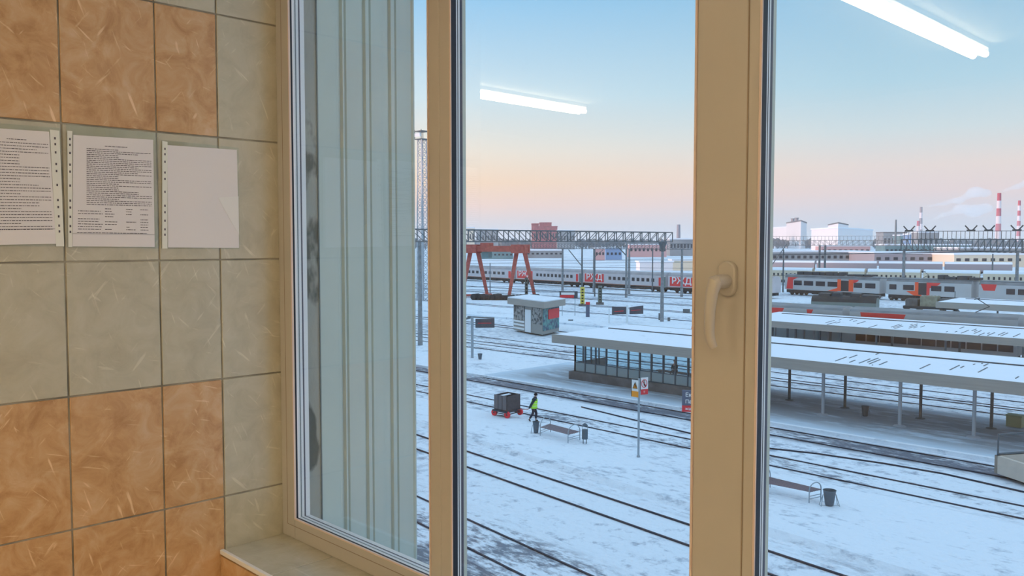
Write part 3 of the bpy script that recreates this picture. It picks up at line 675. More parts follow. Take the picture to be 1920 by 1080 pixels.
# red and grey commuter train at the right
T2a, T2b = G(1480, 552), G(1920, 576)
def uu(px0, px1, a, b):
    A = col(T2a, T2b, a); B = col(T2a, T2b, b); L = (B-A).length
    return (col(T2a, T2b, px0)-A).length/L, (col(T2a, T2b, px1)-A).length/L
def w2_(a, b, lst, z=(2.1, 3.05)): return [uu(p, q, a, b)+z for p, q in lst]
a, b = 1478, 1662
st2 = dict(body='commuter_grey', roof='commuter_roof', windows=w2_(a, b, [(1496, 1511), (1515, 1533), (1538, 1556), (1561, 1580), (1612, 1628), (1634, 1654)]), roofgear=[(.12, .6, .7), (.66, .88, .4)],
           patch=[uu(1580, 1587, a, b)+(1.3, 3.6, 'train_orange', 'door_surround'), uu(1587, 1602, a, b)+(1.3, 3.4, 'train_window', 'door'), uu(1602, 1611, a, b)+(1.3, 3.6, 'train_orange', 'door_surround')],
           poly=[([(uu(1484, 1490, a, b)[0], 3.7), (uu(1484, 1504, a, b)[1], 3.7), (uu(1484, 1494, a, b)[1], 3.2), (uu(1484, 1494, a, b)[1], 1.3), (0.02, 1.3)], 'train_red', 'red_nose'),
                 ([(uu(1611, 1622, a, b)[0], 3.6), (uu(1611, 1622, a, b)[1], 3.6), (uu(1611, 1618, a, b)[1], 3.2), (uu(1611, 1622, a, b)[0], 2.9)], 'train_red', 'red_flash'),
                 ([(uu(1560, 1580, a, b)[0], 1.2), (uu(1560, 1580, a, b)[1], 1.2), (uu(1560, 1580, a, b)[1], 1.9)], 'train_orange', 'orange_flash')])
car(col(T2a, T2b, a), col(T2a, T2b, b), 'leading grey commuter car with red nose and an orange framed door', 'train car', st2, group='red and grey commuter train')
a, b = 1668, 1835
st3 = dict(body='commuter_grey', roof='commuter_roof', windows=w2_(a, b, [(1674, 1688), (1701, 1722), (1756, 1776), (1782, 1802)]), roofgear=[(.6, .96, .7)], panto=[(.45, 1)],
           patch=[uu(1724, 1731, a, b)+(1.2, 3.6, 'train_orange', 'door_surround'), uu(1731, 1747, a, b)+(1.3, 3.5, 'train_window', 'door'), uu(1747, 1753, a, b)+(1.2, 3.6, 'train_red', 'door_surround')],
           poly=[([(uu(1753, 1775, a, b)[0], 3.6), (uu(1753, 1775, a, b)[1], 3.6), (uu(1753, 1766, a, b)[1], 2.9), (uu(1753, 1775, a, b)[0], 2.6)], 'train_red', 'red_flash'),
                 ([(uu(1707, 1731, a, b)[0], 1.9), (uu(1707, 1731, a, b)[1], 2.0), (uu(1707, 1738, a, b)[1], 1.15), (uu(1707, 1722, a, b)[1], 1.15)], 'train_orange', 'orange_flash')])
car(col(T2a, T2b, a), col(T2a, T2b, b), 'second grey commuter car with an orange framed door in mid length', 'train car', st3, group='red and grey commuter train')
a, b = 1841, 2040
st4 = dict(body='commuter_grey', roof='commuter_roof', windows=w2_(a, b, [(1895, 1912), (1918, 1936), (1942, 1960)]), poly=[([(.02, 3.7), (.19, 3.7), (.17, 2.6), (.05, 2.6)], 'train_red', 'red_flash')])
car(col(T2a, T2b, a), col(T2a, T2b, b), 'grey commuter car at the right edge with a red flash by its end', 'train car', st4, group='red and grey commuter train')
# nearer commuter train whose roof shows over the second canopy
T3a, T3b = G(1440, 566, 4.65), G(1920, 590, 4.65)
bn = [1330, 1600, 1930, 2300]; T3a.z = T3b.z = 0
T3a.y -= 0; 
for k in range(3):
    A, B = col(T3a, T3b, bn[k]), col(T3a, T3b, bn[k+1]); L = (B-A).length
    def u3(px): return (col(T3a, T3b, px)-A).length/L
    pt = {0: [(1449, 1486), (1530, 1543)], 1: [(1621, 1710)], 2: [(1960, 2020)]}[k]
    st5 = dict(body='commuter_grey', roof='commuter_roof', shoulder=.40, windows=[(.03+i*.087, .03+i*.087+.08, 1.5, 2.6) for i in range(11)],
               poly=[([(u3(p), 4.22), (u3(q), 4.22), (u3(q-8), 3.4), (u3(p)+.01, 3.4)], 'train_red', 'red_flash') for p, q in pt], patch=[(.0, 1, 2.68, 2.78, 'train_red', 'red_stripe')], panto=[(.8, 1)] if k == 1 else ())
    car(A, B, ('dark roofed commuter car seen over the second canopy near the window stile', 'dark roofed commuter car seen over the second canopy with a long red flash', 'dark roofed commuter car over the second canopy at the right edge')[k], 'train car', st5, H=4.65, group='commuter train behind the second canopy')
# cream train and snowy wagons farther out
def long_train(ya, yb, px0, px1, n, body, roof, lab, grp, Ht=4.3, z=4.3):
    A, B = G(px0, ya, z), G(px1, yb, z); A.z = B.z = 0
    for k in range(n):
        P = A.lerp(B, k/n); Q = A.lerp(B, (k+1)/n)
        car(P, Q, lab % ('first', 'second', 'third', 'fourth', 'fifth', 'sixth')[k], 'train car', dict(body=body, roof=roof, windows=[(.08+i*.09, .08+i*.09+.035, 2.2, 2.9) for i in range(10)] if body == 'cream_train' else ()), group=grp)
long_train(501, 509, 1436, 1960, 5, 'cream_train', 'roof_snow', 'cream railway car with a snowy roof behind the red nosed train, %s from the left', 'cream train in the middle distance')
long_train(488, 492, 1420, 1900, 4, 'chimney_grey', 'roof_snow', 'distant grey wagon with a snow covered roof, %s from the left', 'snow roofed wagons in the distance')
# grey-green locomotive body and flat wagon
A, B = G(1520, 556, 4.1), G(1652, 560, 4.1); A.z = B.z = 0
car(A, B, 'dark green rounded locomotive roof in front of the red nosed train', 'locomotive', dict(body='green_door', roof='train_under', roofgear=[(.1, .45, .35), (.6, .9, .3)]), name='locomotive')
A, B = G(1697, 572, 1.3), G(1795, 576, 1.3)
r = empty('flat_wagon', Vector(((A.x+B.x)/2, (A.y+B.y)/2, 0)), math.atan2(B.y-A.y, B.x-A.x), 'low flat wagon loaded with olive crates below the second commuter car', 'wagon'); L = (B-A).length/2
mb = MB(); mb.box(-L, L, -1.4, 1.4, .9, 1.3); mb.build('deck', 'train_under', r)
mb = MB()
for s in (-1, 1):
    for k in (-.9, .9): mb.tube([(s*L*.7+k, -.8, .45), (s*L*.7+k, .8, .45)], .45, 14)
mb.build('wheelsets', 'train_under', r)
for i, (a, b, hh) in enumerate(((-.92, -.45, 1.0), (-.35, .3, 1.5), (.38, .92, 1.2))):
    mb = MB(); mb.box(L*a, L*b, -1.2, 1.2, 1.3, 1.3+hh)
    for k in range(5): x = L*(a+(b-a)*(k+.5)/5); mb.box(x-.06, x+.06, -1.26, 1.26, 1.3, 1.3+hh+.05)
    mb.build('crate', 'olive_crate' if i == 1 else 'plinth', r)
# ---------------------------------------------------------------- gantries and poles
def lattice(mb, P, Q, z0, z1, w, n, t=.09):
    d = (Q-P); nrm = Vector((-d.y, d.x, 0)).normalized()*w/2
    for s in (-1, 1):
        for z in (z0, z1): mb.bar(Vector((P.x, P.y, z))+nrm*s, Vector((Q.x, Q.y, z))+nrm*s, t*1.5)
        for i in range(n+1):
            p = P.lerp(Q, i/n); mb.bar(Vector((p.x, p.y, z0))+nrm*s, Vector((p.x, p.y, z1))+nrm*s, t)
            if i < n:
                q = P.lerp(Q, (i+1)/n); za, zb_ = (z0, z1) if i >= n//2 else (z1, z0); mb.bar(Vector((p.x, p.y, za))+nrm*s, Vector((q.x, q.y, zb_))+nrm*s, t*.7)
    for i in range(n+1):
        p = P.lerp(Q, i/n)
        for z in (z0, z1): mb.bar(Vector((p.x, p.y, z))-nrm, Vector((p.x, p.y, z))+nrm, t*.7)
P1 = G(788, 651); P2 = G(1241, 606)
r = empty('portal_gantry', P1, 0, 'long lattice catenary gantry crossing the middle pane above the crane', 'gantry')
e = (P2-P1); A_ = P1-e*.06; B_ = P2+e*.035
mb = MB(); lattice(mb, A_, B_, zat(P1, 453)+.0, zat(P1, 430), 1.1, 26); mb.build('lattice_beam', 'steel_grey', r, world=True)
for p in (P1, P2):
    mb = MB(); mb.tube([(p.x, p.y, 0), (p.x, p.y, zat(P1, 453))], [.26, .17], 14); mb.build('mast', 'pole_concrete', r, world=True, smooth=True)
mb = MB(); mb.tube([(P2.x, P2.y, 9.6), (P2.x, P2.y, zat(P1, 453))], [.2, .62], 10); mb.build('mast_head', 'steel_grey', r, world=True)
# second gantry beyond
Q1 = G(1055, 545); Q2 = G(1279, 557)
r = empty('portal_gantry', Q1, 0, 'second lower lattice gantry seen beneath the long one', 'gantry')
mb = MB(); e = Q2-Q1; lattice(mb, Q1-e*.35, Q2+e*.05, zat(Q1, 466), zat(Q1, 457), 1.0, 24, .07); mb.build('lattice_beam', 'steel_grey', r, world=True)
for px in (1055, 1114, 1180, 1279):
    p = col(Q1, Q2, px); mb = MB(); mb.tube([(p.x, p.y, 0), (p.x, p.y, zat(Q1, 466))], [.28, .2], 12); mb.build('mast', 'pole_concrete', r, world=True, smooth=True)
# right gantry
R1_ = G(1693, 564); R2_ = G(1905, 570)
r = empty('portal_gantry', R1_, 0, 'heavy lattice gantry with a railing in front of the striped chimneys', 'gantry')
e = R2_-R1_; z0_, z1_, z2_ = zat(R1_, 470), zat(R1_, 449), zat(R1_, 434)
mb = MB(); lattice(mb, R1_-e*.03, R2_+e*.25, z0_, z1_, 1.2, 24, .12); mb.build('lattice_beam', 'steel_grey', r, world=True)
mb = MB()
for s in (0, 1):
    for k in range(33): p = R1_.lerp(R2_+e*.25, k/32); mb.bar((p.x, p.y, z1_), (p.x, p.y, z2_), .07)
mb.bar(Vector((R1_.x, R1_.y, z2_)), Vector((R2_.x, R2_.y, z2_))+Vector((e.x, e.y, 0))*.25, .1); mb.build('railing', 'steel_grey', r, world=True)
for p in (R1_, R2_): mb = MB(); mb.tube([(p.x, p.y, 0), (p.x, p.y, z0_)], [.34, .24], 12); mb.build('mast', 'pole_concrete', r, world=True, smooth=True)
for px in (1704, 1743, 1820, 1853, 1906):
    p = col(R1_, R2_, px); d = e.normalized(); mb = MB(); zz = z2_+.15; mb.bar(Vector((p.x, p.y, zz))-d*.7, Vector((p.x, p.y, zz))+d*.7, .25)
    for s in (-1, 1): mb.bar(Vector((p.x, p.y, zz))+d*.25*s, Vector((p.x, p.y, zz+.85))+d*.95*s, .22)
    mb.build('insulator_pair', 'dark_steel', r, world=True)
S1 = G(1541, 520); S2 = G(1700, 525)
r = empty('portal_gantry', S1, 0, 'light distant gantry before the white factory building', 'gantry')
e = S2-S1; mb = MB(); lattice(mb, S1-e*.8, S2, zat(S1, 460), zat(S1, 451), 1.0, 26, .10)
for k in range(40): p = (S1-e*.8).lerp(S2, k/39); mb.bar((p.x, p.y, zat(S1, 451)), (p.x, p.y, zat(S1, 443)), .07)
mb.bar(Vector((S1.x, S1.y, zat(S1, 443)))-e*.8, Vector((S2.x, S2.y, zat(S1, 443))), .1); mb.build('lattice_beam', 'steel_grey', r, world=True)
for s in (-.9, .9): mb = MB(); mb.tube([(S1.x+s, S1.y, 0), (S1.x+s, S1.y, zat(S1, 460))], .33, 10); mb.build('mast', 'steel_grey', r, world=True)
def pole(px, by, ty, rpx, label, m='pole_concrete', arm=None):
    p = G(px, by); r = empty('catenary_pole', p, 0, label, 'pole', 'free standing catenary poles'); d = (p-_C).dot(_F); rr = rpx/2*d/FP
    mb = MB(); mb.tube([(0, 0, 0), (0, 0, zat(p, ty))], [rr*1.1, rr*.8], 12); mb.build('shaft', m, r, smooth=True)
    if arm:
        (ax, ay), (bx, by_) = arm; mb = MB(); mb.bar(D(ax, ay, d)-p, D(bx, by_, d)-p, rr*.9); mb.build('brace', 'steel_grey', r)
    return r
pole(1091, 572, 463, 3.6, 'slim pole rising from the yellow and black striped column', 'steel_grey', ((1066, 468), (1090, 498)))
pole(1174, 558, 455, 4.5, 'catenary pole just left of the twin departure boards mast', 'pole_concrete', ((1157, 461), (1174, 479)))
pole(1223, 548, 467, 2.5, 'thin short pole midway between the departure boards and the gantry mast', 'steel_grey')
pole(1115, 556, 466, 2.6, 'thin pole over the green column', 'steel_grey', ((1131, 468), (1115, 482)))
pole(919, 556, 493, 2.6, 'thin pale pole inside the left crane frame', 'galvanised')
pole(1468, 548, 468, 3, 'pole with a long diagonal stay beside the window stile', 'steel_grey', ((1440, 507), (1475, 458)))
pole(1860, 530, 476, 3, 'thin pole in front of the snowy sheds at the right', 'steel_grey')
pole(1790, 574, 546, 1.4, 'short thin rod beside the crate wagon', 'dark_steel')
# overhead wires
wr = [((870, 489), (1303, 487), 170), ((870, 494.5), (1303, 492), 175), ((870, 499), (1303, 503), 165), ((870, 543), (1303, 555), 120), ((1436, 478), (1920, 471), 150), ((1436, 516), (1920, 530), 120), ((870, 537), (1303, 540), 140), ((1436, 470), (1700, 476), 180)]
for i, (a, b, dd) in enumerate(wr):
    A = D(a[0], a[1], dd*1.15); B = D(b[0], b[1], dd); e = B-A; mb = MB(); mb.tube([A-e*.1, B+e*.1], .035 if i != 4 else .09, 6)
    tag(mb.build('overhead_wire', 'dark_steel', origin=A), ('overhead wire crossing both crane legs, topmost', 'overhead wire just under the topmost one across the crane', 'overhead wire at the crane beam ends', 'overhead wire low across the yard before the passenger train', 'thick feeder cable over the snowy sheds at the right', 'overhead wire along the roofs of the red doored train', 'overhead wire in front of the passenger train wheels', 'thin wire over the distant wagons')[i], 'wire')
# floodlight mast, seen between fin and mullion
p = G(793, 566); d = (p-_C).dot(_F); hw = 8*d/FP; zt = zat(p, 262)
r = empty('floodlight_mast', p, 0, 'tall lattice floodlight mast left of the first mullion', 'mast')
mb = MB(); n = 26
cs = [Vector((sx_*hw, sy_*hw, 0)) for sx_, sy_ in ((-1, -1), (1, -1), (1, 1), (-1, 1))]
for i in range(4):
    a, b = cs[i], cs[(i+1) % 4]; k1 = .72
    mb.bar(a, a*k1+Vector((0, 0, zt)), .16)
    for j in range(n):
        za, zb_ = zt*j/n, zt*(j+1)/n; ka, kb = 1-(1-k1)*j/n, 1-(1-k1)*(j+1)/n
        pa, pb = (a, b) if j % 2 else (b, a); mb.bar(pa*ka+Vector((0, 0, za)), pb*kb+Vector((0, 0, zb_)), .08); mb.bar(a*kb+Vector((0, 0, zb_)), b*kb+Vector((0, 0, zb_)), .07)
mb.build('lattice', 'steel_light', r)
mb = MB()
for z in (zt, zat(p, 247)):
    mb.box(-hw*1.35, hw*1.35, -hw*1.35, hw*1.35, z, z+.12)
for s in (-1, 1):
    for t in (-1, 1): mb.bar((s*hw*1.2, t*hw*1.2, zt), (s*hw*1.2, t*hw*1.2, zat(p, 244)), .1)
mb.build('lamp_platform', 'steel_grey', r)
for s in (-.8, 0, .8): mb = MB(); mb.obox((s*hw, -hw*1.5, zat(p, 254)), (.35, 0, 0), (0, .15, .05), (0, -.05, .3)); mb.build('floodlight', 'kiosk_white', r)
# ---------------------------------------------------------------- red gantry crane
LA = [(868, 556), (914, 557)]; RA = [(955, 561), (1003, 561)]
f1, f2, f3, f4 = G(866, 559), G(914, 558), G(954, 562), G(1003, 561)
apexL = (f1+f2)/2; apexR = (f3+f4)/2; cr = (apexL+apexR)/2
r = empty('gantry_crane', cr, 0, 'red gantry crane with two A frame legs and a box girder', 'crane')
zt = zat(cr, 468); zbm = zat(cr, 472); ztp = zat(cr, 461)
aL = col(apexL, apexR, 889); aR = col(apexL, apexR, 976)
dirc = (aR-aL).normalized(); nr = Vector((-dirc.y, dirc.x, 0))
for ap_, fa, fb in ((aL, f1, f2), (aR, f3, f4)):
    for f_ in (fa, fb):
        mb = MB(); s = -1 if f_ is fa else 1; tp = Vector((ap_.x, ap_.y, zbm+.6))+dirc*s*.7
        mb.tube([Vector((f_.x, f_.y, .4)), tp], [.42, .60], 4); mb.box(f_.x-.7, f_.x+.7, f_.y-.6, f_.y+.6, 0, .8); mb.build('leg', 'crane_red', r, world=True)
    mb = MB(); mb.bar(Vector((fa.x, fa.y, .55)), Vector((fb.x, fb.y, .55)), .4); mb.build('sill_beam', 'crane_red', r, world=True)
    mb = MB(); mb.obox(Vector((ap_.x, ap_.y, (zbm+ztp)/2)), dirc*1.3, nr*1.5, (0, 0, (ztp-zbm)/2+.25)); mb.build('leg_head', 'crane_red', r, world=True)
mb = MB(); A = aL-dirc*1.6; B = aR+dirc*1.4
for s in (-1, 1): mb.obox(Vector(((A.x+B.x)/2, (A.y+B.y)/2, (zbm+ztp)/2))+nr*s*.9, (B-A)/2, nr*.22, (0, 0, (ztp-zbm)/2))
mb.build('girder', 'crane_red', r, world=True)
mb = MB(); t = aL.lerp(aR, .28); mb.obox(Vector((t.x, t.y, zbm-.6)), dirc*.75, nr*.7, (0, 0, .6)); mb.build('cab', 'teal_building', r, world=True)
mb = MB(); t = aL.lerp(aR, .28); mb.obox(Vector((t.x, t.y, ztp+.3)), dirc*.8, nr*1.2, (0, 0, .3)); mb.build('trolley', 'crane_red', r, world=True)
ORD = 'first second third fourth fifth sixth seventh eighth ninth tenth eleventh twelfth thirteenth fourteenth fifteenth sixteenth seventeenth eighteenth nineteenth twentieth twenty-first twenty-second twenty-third'.split()
mb = MB(); rnd = random.Random(2)
for i, px in enumerate(range(892, 1006, 5)):
    if 915 < px < 955 or px > 955 or px < 915:
        p = G(px, 562+(px-892)*.01)
        rr = rnd.uniform(.35, .6); o = MB(); o.tube([(-.9, 0, rr), (.9, 0, rr)], rr, 12)
        w_ = tag(o.build('wheelset', 'train_under', origin=(0, 0, 0), smooth=True), None, 'wheelset', 'dark wheelsets stored under the red crane'); w_['label'] = 'dark spare wheelset on the ground under the red crane, %s from the left' % ORD[i]
        w_.location = (p.x, p.y, 0); w_.rotation_euler = (0, 0, rnd.uniform(1.2, 1.8))
# ---------------------------------------------------------------- kiosk
K0 = G(963, 618, PH); K1 = G(1017, 628, PH); K2 = G(1048, 621, PH)
kz0 = zat(K1, 577); ktop = zat(K1, 565)
kc = (K0+K2)/2
r = empty('kiosk', Vector((kc.x, kc.y, PH)), 0, 'small square kiosk with a wide grey flat roof and goods in its windows', 'kiosk')
K3 = K0+K2-K1
def wallp(A, B, u0, u1, z0, z1, off=.0, th=.06):
    d = (B-A); n = Vector((d.y, -d.x, 0)).normalized()
    if n.dot(A-Vector((0, 0, 0))) > 0: n = -n
    a = A.lerp(B, u0)+n*off; b = A.lerp(B, u1)+n*off; return a, b, n
def panel(mb, A, B, u0, u1, z0, z1, off, th=.05):
    a, b, n = wallp(A, B, u0, u1, z0, z1, off); mb.obox(((a.x+b.x)/2, (a.y+b.y)/2, (z0+z1)/2), (b-a)/2, n*th/2, (0, 0, (z1-z0)/2))
mb = MB(); mb.prism([Vector((k.x, k.y, PH)) for k in (K0, K1, K2, K3)], (0, 0, kz0-PH)); mb.build('body', 'kiosk_grey', r, world=True)
hgt = kz0-PH
mb = MB(); panel(mb, K0, K1, .02, .40, PH+hgt*.42, PH+hgt*.96, .04); panel(mb, K0, K1, .66, .98, PH+hgt*.36, PH+hgt*.96, .04); mb.build('shop_window', 'kiosk_goods', r, world=True)
mb = MB(); panel(mb, K0, K1, .43, .63, PH+.02, PH+hgt*.86, .06); mb.build('door', 'kiosk_white', r, world=True)
for z in (.06, .20, .33):
    mb = MB(); panel(mb, K0, K1, .0, .40, PH+hgt*z, PH+hgt*(z+.07), .05); mb.build('pale_band', 'kiosk_white', r, world=True)
mb = MB(); panel(mb, K1, K2, .02, .98, PH+hgt*.14, PH+hgt*.95, .04); mb.build('shop_window', 'kiosk_teal', r, world=True)
mb = MB(); a, b, n = wallp(K1, K2, .3, .95, 0, 0, .1); c_ = (a+b)/2; c_.z = PH+hgt*.72; mb.obox(c_, (b-a)/2, n*.04, (0, 0, hgt*.18)); mb.build('sign_panel', 'sign_red', r, world=True)
cc = (K0+K1+K2+K3)/4
mb = MB(); mb.prism([Vector((cc.x+(k.x-cc.x)*1.28, cc.y+(k.y-cc.y)*1.28, kz0)) for k in (K0, K1, K2, K3)], (0, 0, ktop-kz0)); mb.build('roof_fascia', 'fascia', r, world=True)
mb = MB(); mb.prism([Vector((cc.x+(k.x-cc.x)*1.26, cc.y+(k.y-cc.y)*1.26, ktop)) for k in (K0, K1, K2, K3)], (0, 0, .12)); mb.build('roof_snow', 'roof_snow', r, world=True)

# ---------------------------------------------------------------- signs
def facing(p): return math.atan2(p.y-0, p.x-0)-math.pi/2      # local -Y looks at the window
def px2m(p): return (p-_C).dot(_F)/FP
def board(parent, x0, x1, z0, z1, m, nm, y=-.03, th=.06, rz=0): mb = MB(); mb.box(x0, x1, y-th/2, y+th/2, z0, z1); return mb.build(nm, m, parent)
# hanging sign at left
p = G(885.5, 671, PH); s = px2m(p); r = empty('platform_sign', Vector((p.x, p.y, PH)), facing(p), 'dark hanging information board on a pale post left of the kiosk', 'sign')
mb = MB(); mb.tube([(0, 0, 0), (0, 0, 78*s)], 2.6*s, 12); mb.build('post', 'galvanised', r, smooth=True)
mb = MB(); mb.bar((-9*s, 0, 78*s), (42*s, 0, 75*s), 2.5*s); mb.bar((-12*s, 0, 74*s), (-3*s, 0, 76*s), 3.5*s); mb.build('arm', 'steel_grey', r)
board(r, 6*s, 42*s, 57*s, 74*s, 'sign_dark', 'board'); board(r, 11*s, 36*s, 65.2*s, 66.4*s, 'sign_red', 'text_line', -.075, .04)
# departure boards in a V
p = G(1176, 606, PH); s = px2m(p); r = empty('platform_sign', Vector((p.x, p.y, PH)), facing(p), 'pair of dark departure boards set in a V on a white post', 'sign')
mb = MB(); mb.tube([(0, 0, 0), (0, 0, 34*s)], 2.2*s, 10); mb.build('post', 'kiosk_white', r, smooth=True)
for sgn, x0, x1 in ((-1, -29*s, -2*s), (1, 4*s, 30*s)):
    mb = MB(); mb.prism([(x0, -.1+(.9 if sgn < 0 else 0), 17*s-(2*s if sgn < 0 else 0)), (x1, -.1+(0 if sgn < 0 else .9), 17*s+(0*s)), (x1, -.1+(0 if sgn < 0 else .9), 31*s+(2*s if sgn > 0 else 0)), (x0, -.1+(.9 if sgn < 0 else 0), 30*s)], (0, .15, 0)); bd = mb.build('board', 'sign_dark', r)
mb = MB(); mb.bar((-24*s, .6, 21*s), (-7*s, .05, 23*s), .02*s, 1.5*s); mb.bar((7*s, -.15, 24*s), (25*s, .5, 25*s), .02*s, .9*s); mb.build('text_line', 'sign_red', r)
mb = MB(); mb.tube([(-34*s, 0, 0), (-34*s, 0, 27*s)], 1.2*s, 8); mb.build('camera_post', 'kiosk_white', r)
# small red advert board
p = G(1068, 592, PH); s = px2m(p); r = empty('advert_board', Vector((p.x, p.y, PH)), facing(p), 'red and white advert board on two legs right of the crane', 'sign')
for x in (-14, 10): mb = MB(); mb.tube([(x*s, 0, 0), (x*s, 0, 40*s)], .6*s, 8); mb.build('leg', 'galvanised', r)
board(r, -19*s, 15*s, 33*s, 46*s, 'sign_dark', 'board', .0, .1); board(r, -18*s, 8*s, 34*s, 39*s, 'sign_red', 'red_band', -.1, .06); board(r, -16*s, 9*s, 39.5*s, 44*s, 'sign_white', 'white_band', -.1, .06)
# columns
def column(px, by, w, h, m, stripes, label, base=True):
    p = G(px, by); s = px2m(p); r = empty('column', p, facing(p), label, 'column')
    mb = MB(); mb.box(-w/2*s, w/2*s, -w/2*s, w/2*s, 0, h*s); mb.build('shaft', m, r)
    for i in range(stripes): z = h*s*(.08+.9*i/stripes); board(r, -.22*w*s, .24*w*s, z, z+h*s*.45/stripes, 'black', 'stripe', -w/2*s-.01, .06)
    if base: board(r, -w*.9*s, w*.9*s, 0, 4*s, 'plinth', 'footing', 0, w*1.6*s)
column(1092, 574, 8, 36, 'yellow_paint', 6, 'yellow column with black stripes')
column(1125, 571, 8, 35, 'green_door', 6, 'dark green column right of the yellow striped one')
column(987, 560, 6, 40, 'green_door', 5, 'dark lattice column between the right crane legs')
p = G(1102, 597); s = px2m(p); r = empty('ticket_terminal', p, facing(p), 'slim dark blue pillar with a red top beside the yellow column', 'pillar')
board(r, -3.6*s, 3.6*s, 0, 26*s, 'sign_blue', 'body', 0, 5*s); board(r, -4*s, 4*s, 26*s, 31*s, 'sign_red', 'head', 0, 5.4*s)
# signal boxes in the snow
for i, (px, by, w, h, t) in enumerate(((1254, 605, 5, 10, 'upright grey signal cabinet right of the gantry mast'), (1287, 586, 13, 7, 'wide grey cabinet with snow by the orange banner'), (1070, 604, 9, 5, 'low grey switch machine left of the near canopy end'), (1236, 603, 3, 16, 'narrow grey box beside the foot of the gantry mast'))):
    p = G(px, by); s = px2m(p); r = empty('signal_cabinet', p, facing(p), t, 'cabinet', 'track side cabinets')
    board(r, -w/2*s, w/2*s, 0, h*s, 'steel_grey', 'case', 0, w*s*.8); board(r, -w/2*s*.95, w/2*s*.95, h*s, h*s+.06, 'roof_snow', 'snow_cap', 0, w*s*.75)
# sign pair with pictograms
p = G(1197, 857, PH); s = px2m(p); r = empty('warning_sign', Vector((p.x, p.y, PH)), facing(p), 'post with two pictogram boards, orange footed and red footed, on the near platform', 'sign')
mb = MB(); mb.tube([(0, 0, 0), (0, 0, 150*s)], 2.1*s, 12); mb.lathe([(3.4*s, 0), (3.4*s, 2*s), (2.2*s, 4*s)], (0, 0, 0), 14); mb.build('post', 'galvanised', r, smooth=True)
def pict(x0, x1, z0, z1, zc, low, nm, sk):
    def P_(x, z, off=0): return Vector((x*s, (-.10+off)+(abs(x)-1)*s*.45, (z+sk*(x-(x0+x1)/2))*s))
    mb = MB(); mb.prism([P_(x0, z0), P_(x1, z0), P_(x1, z1), P_(x0, z1)], (0, .05, 0)); b = mb.build(nm, 'sign_white', r)
    mb = MB(); mb.prism([P_(x0, z0, -.012), P_(x1, z0, -.012), P_(x1, zc, -.012), P_(x0, zc, -.012)], (0, .02, 0)); mb.build('coloured_foot', low, b)
    return P_, b
P_, b = pict(-13.5, -1, 115, 147, 126, 'sign_orange', 'warning_board', -.05)
mb = MB(); mb.prism([P_(-12, 131, -.02), P_(-2.6, 131, -.02), P_(-7.3, 144, -.02)], (0, .02, 0)); mb.build('triangle', 'black', b)
mb = MB(); mb.prism([P_(-10.6, 132, -.035), P_(-4, 132, -.035), P_(-7.3, 141, -.035)], (0, .02, 0)); mb.build('triangle_fill', 'sign_orange', b)
mb = MB(); mb.prism([P_(-8.2, 133, -.05), P_(-6.4, 133, -.05), P_(-6.8, 139, -.05), P_(-7.8, 139, -.05)], (0, .02, 0)); mb.build('mark', 'black', b)
mb = MB(); mb.box(-14.5*s, -13.3*s, .1, .35, 115*s, 147*s); mb.build('edge', 'black', b)
P_, b = pict(8-4.5, 8+9, 120, 152, 130, 'sign_red', 'prohibition_board', .05)
ring = [P_(10+5*math.cos(t), 141+7.5*math.sin(t), -.02) for t in [2*math.pi*k/24 for k in range(24)]]
mb = MB(); mb.tube(ring, .55*s, 6, closed=True); mb.bar(P_(6.6, 146, -.02), P_(13.2, 136, -.02), .9*s); mb.build('prohibition_ring', 'sign_red', b)
mb = MB(); mb.bar(P_(10, 137, -.01), P_(9.6, 144, -.01), 1.6*s); mb.bar(P_(9.6, 145, -.01), P_(9.6, 147, -.01), 1.6*s); mb.bar(P_(10, 138, -.01), P_(12.6, 135, -.01), 1.1*s); mb.build('figure_mark', 'black', b)
t = text_mb('!!', 6*s, .01); moved(t, (10*s, -.02+(9)*s*.45-.1, 123*s)); t.build('lettering', 'sign_white', b)
mb = MB(); mb.bar((0, 0, 146*s), (4*s, .1, 146*s), 1.2*s); mb.bar((0, 0, 128*s), (4*s, .1, 128*s), 1.2*s); mb.build('bracket', 'steel_grey', r)
# station name board behind the stile
p = G(1297.5, 887, PH); s = px2m(p); r = empty('station_name_board', Vector((p.x, p.y, PH)), facing(p), 'station name board with white lettering and red foot, half hidden by the window stile', 'sign')
for x in (0, 78): mb = MB(); mb.tube([(x*s, 0, 0), (x*s, 0, 120*s)], 2.8*s, 12); mb.lathe([(6*s, 0), (6*s, 1.5*s), (3*s, 3*s)], (x*s, 0, 0), 14); mb.build('post', 'steel_light', r, smooth=True)
board(r, -20*s, 98*s, 129*s, 159*s, 'sign_blue', 'board', -.08, .1); board(r, -20*s, 98*s, 118*s, 130*s, 'sign_red', 'red_band', -.09, .12)
for tx, zz, sz in (('Екатеринбург', 147, 10.5), ('Пассажирский', 134.5, 9.5)):
    t = text_mb(tx, sz*s, .012, 'LEFT', .004); moved(t, (-14*s, -.145, zz*s)); t.build('lettering', 'sign_white', r)
t = text_mb('ж/д вокзал', 6.5*s, .012, 'LEFT', .002); moved(t, (-14*s, -.165, 122*s)); t.build('lettering', 'sign_white', r)
# orange banner partly behind the stile
p = G(1306, 640, 0); s = px2m(p); r = empty('orange_banner', p, facing(p), 'orange tapering banner peeking out left of the window stile', 'banner')
mb = MB(); mb.tube([(0, 0, 0), (0, 0, 64*s)], .9*s, 8); mb.build('pole', 'galvanised', r)
mb = MB(); mb.prism([(-10*s, 0, 23*s), (9*s, 0, 23*s), (8*s, 0, 42*s), (3*s, 0, 61*s), (-1*s, 0, 63*s), (-7*s, 0, 42*s)], (0, .08, 0)); mb.build('flag', 'orange_vinyl', r)
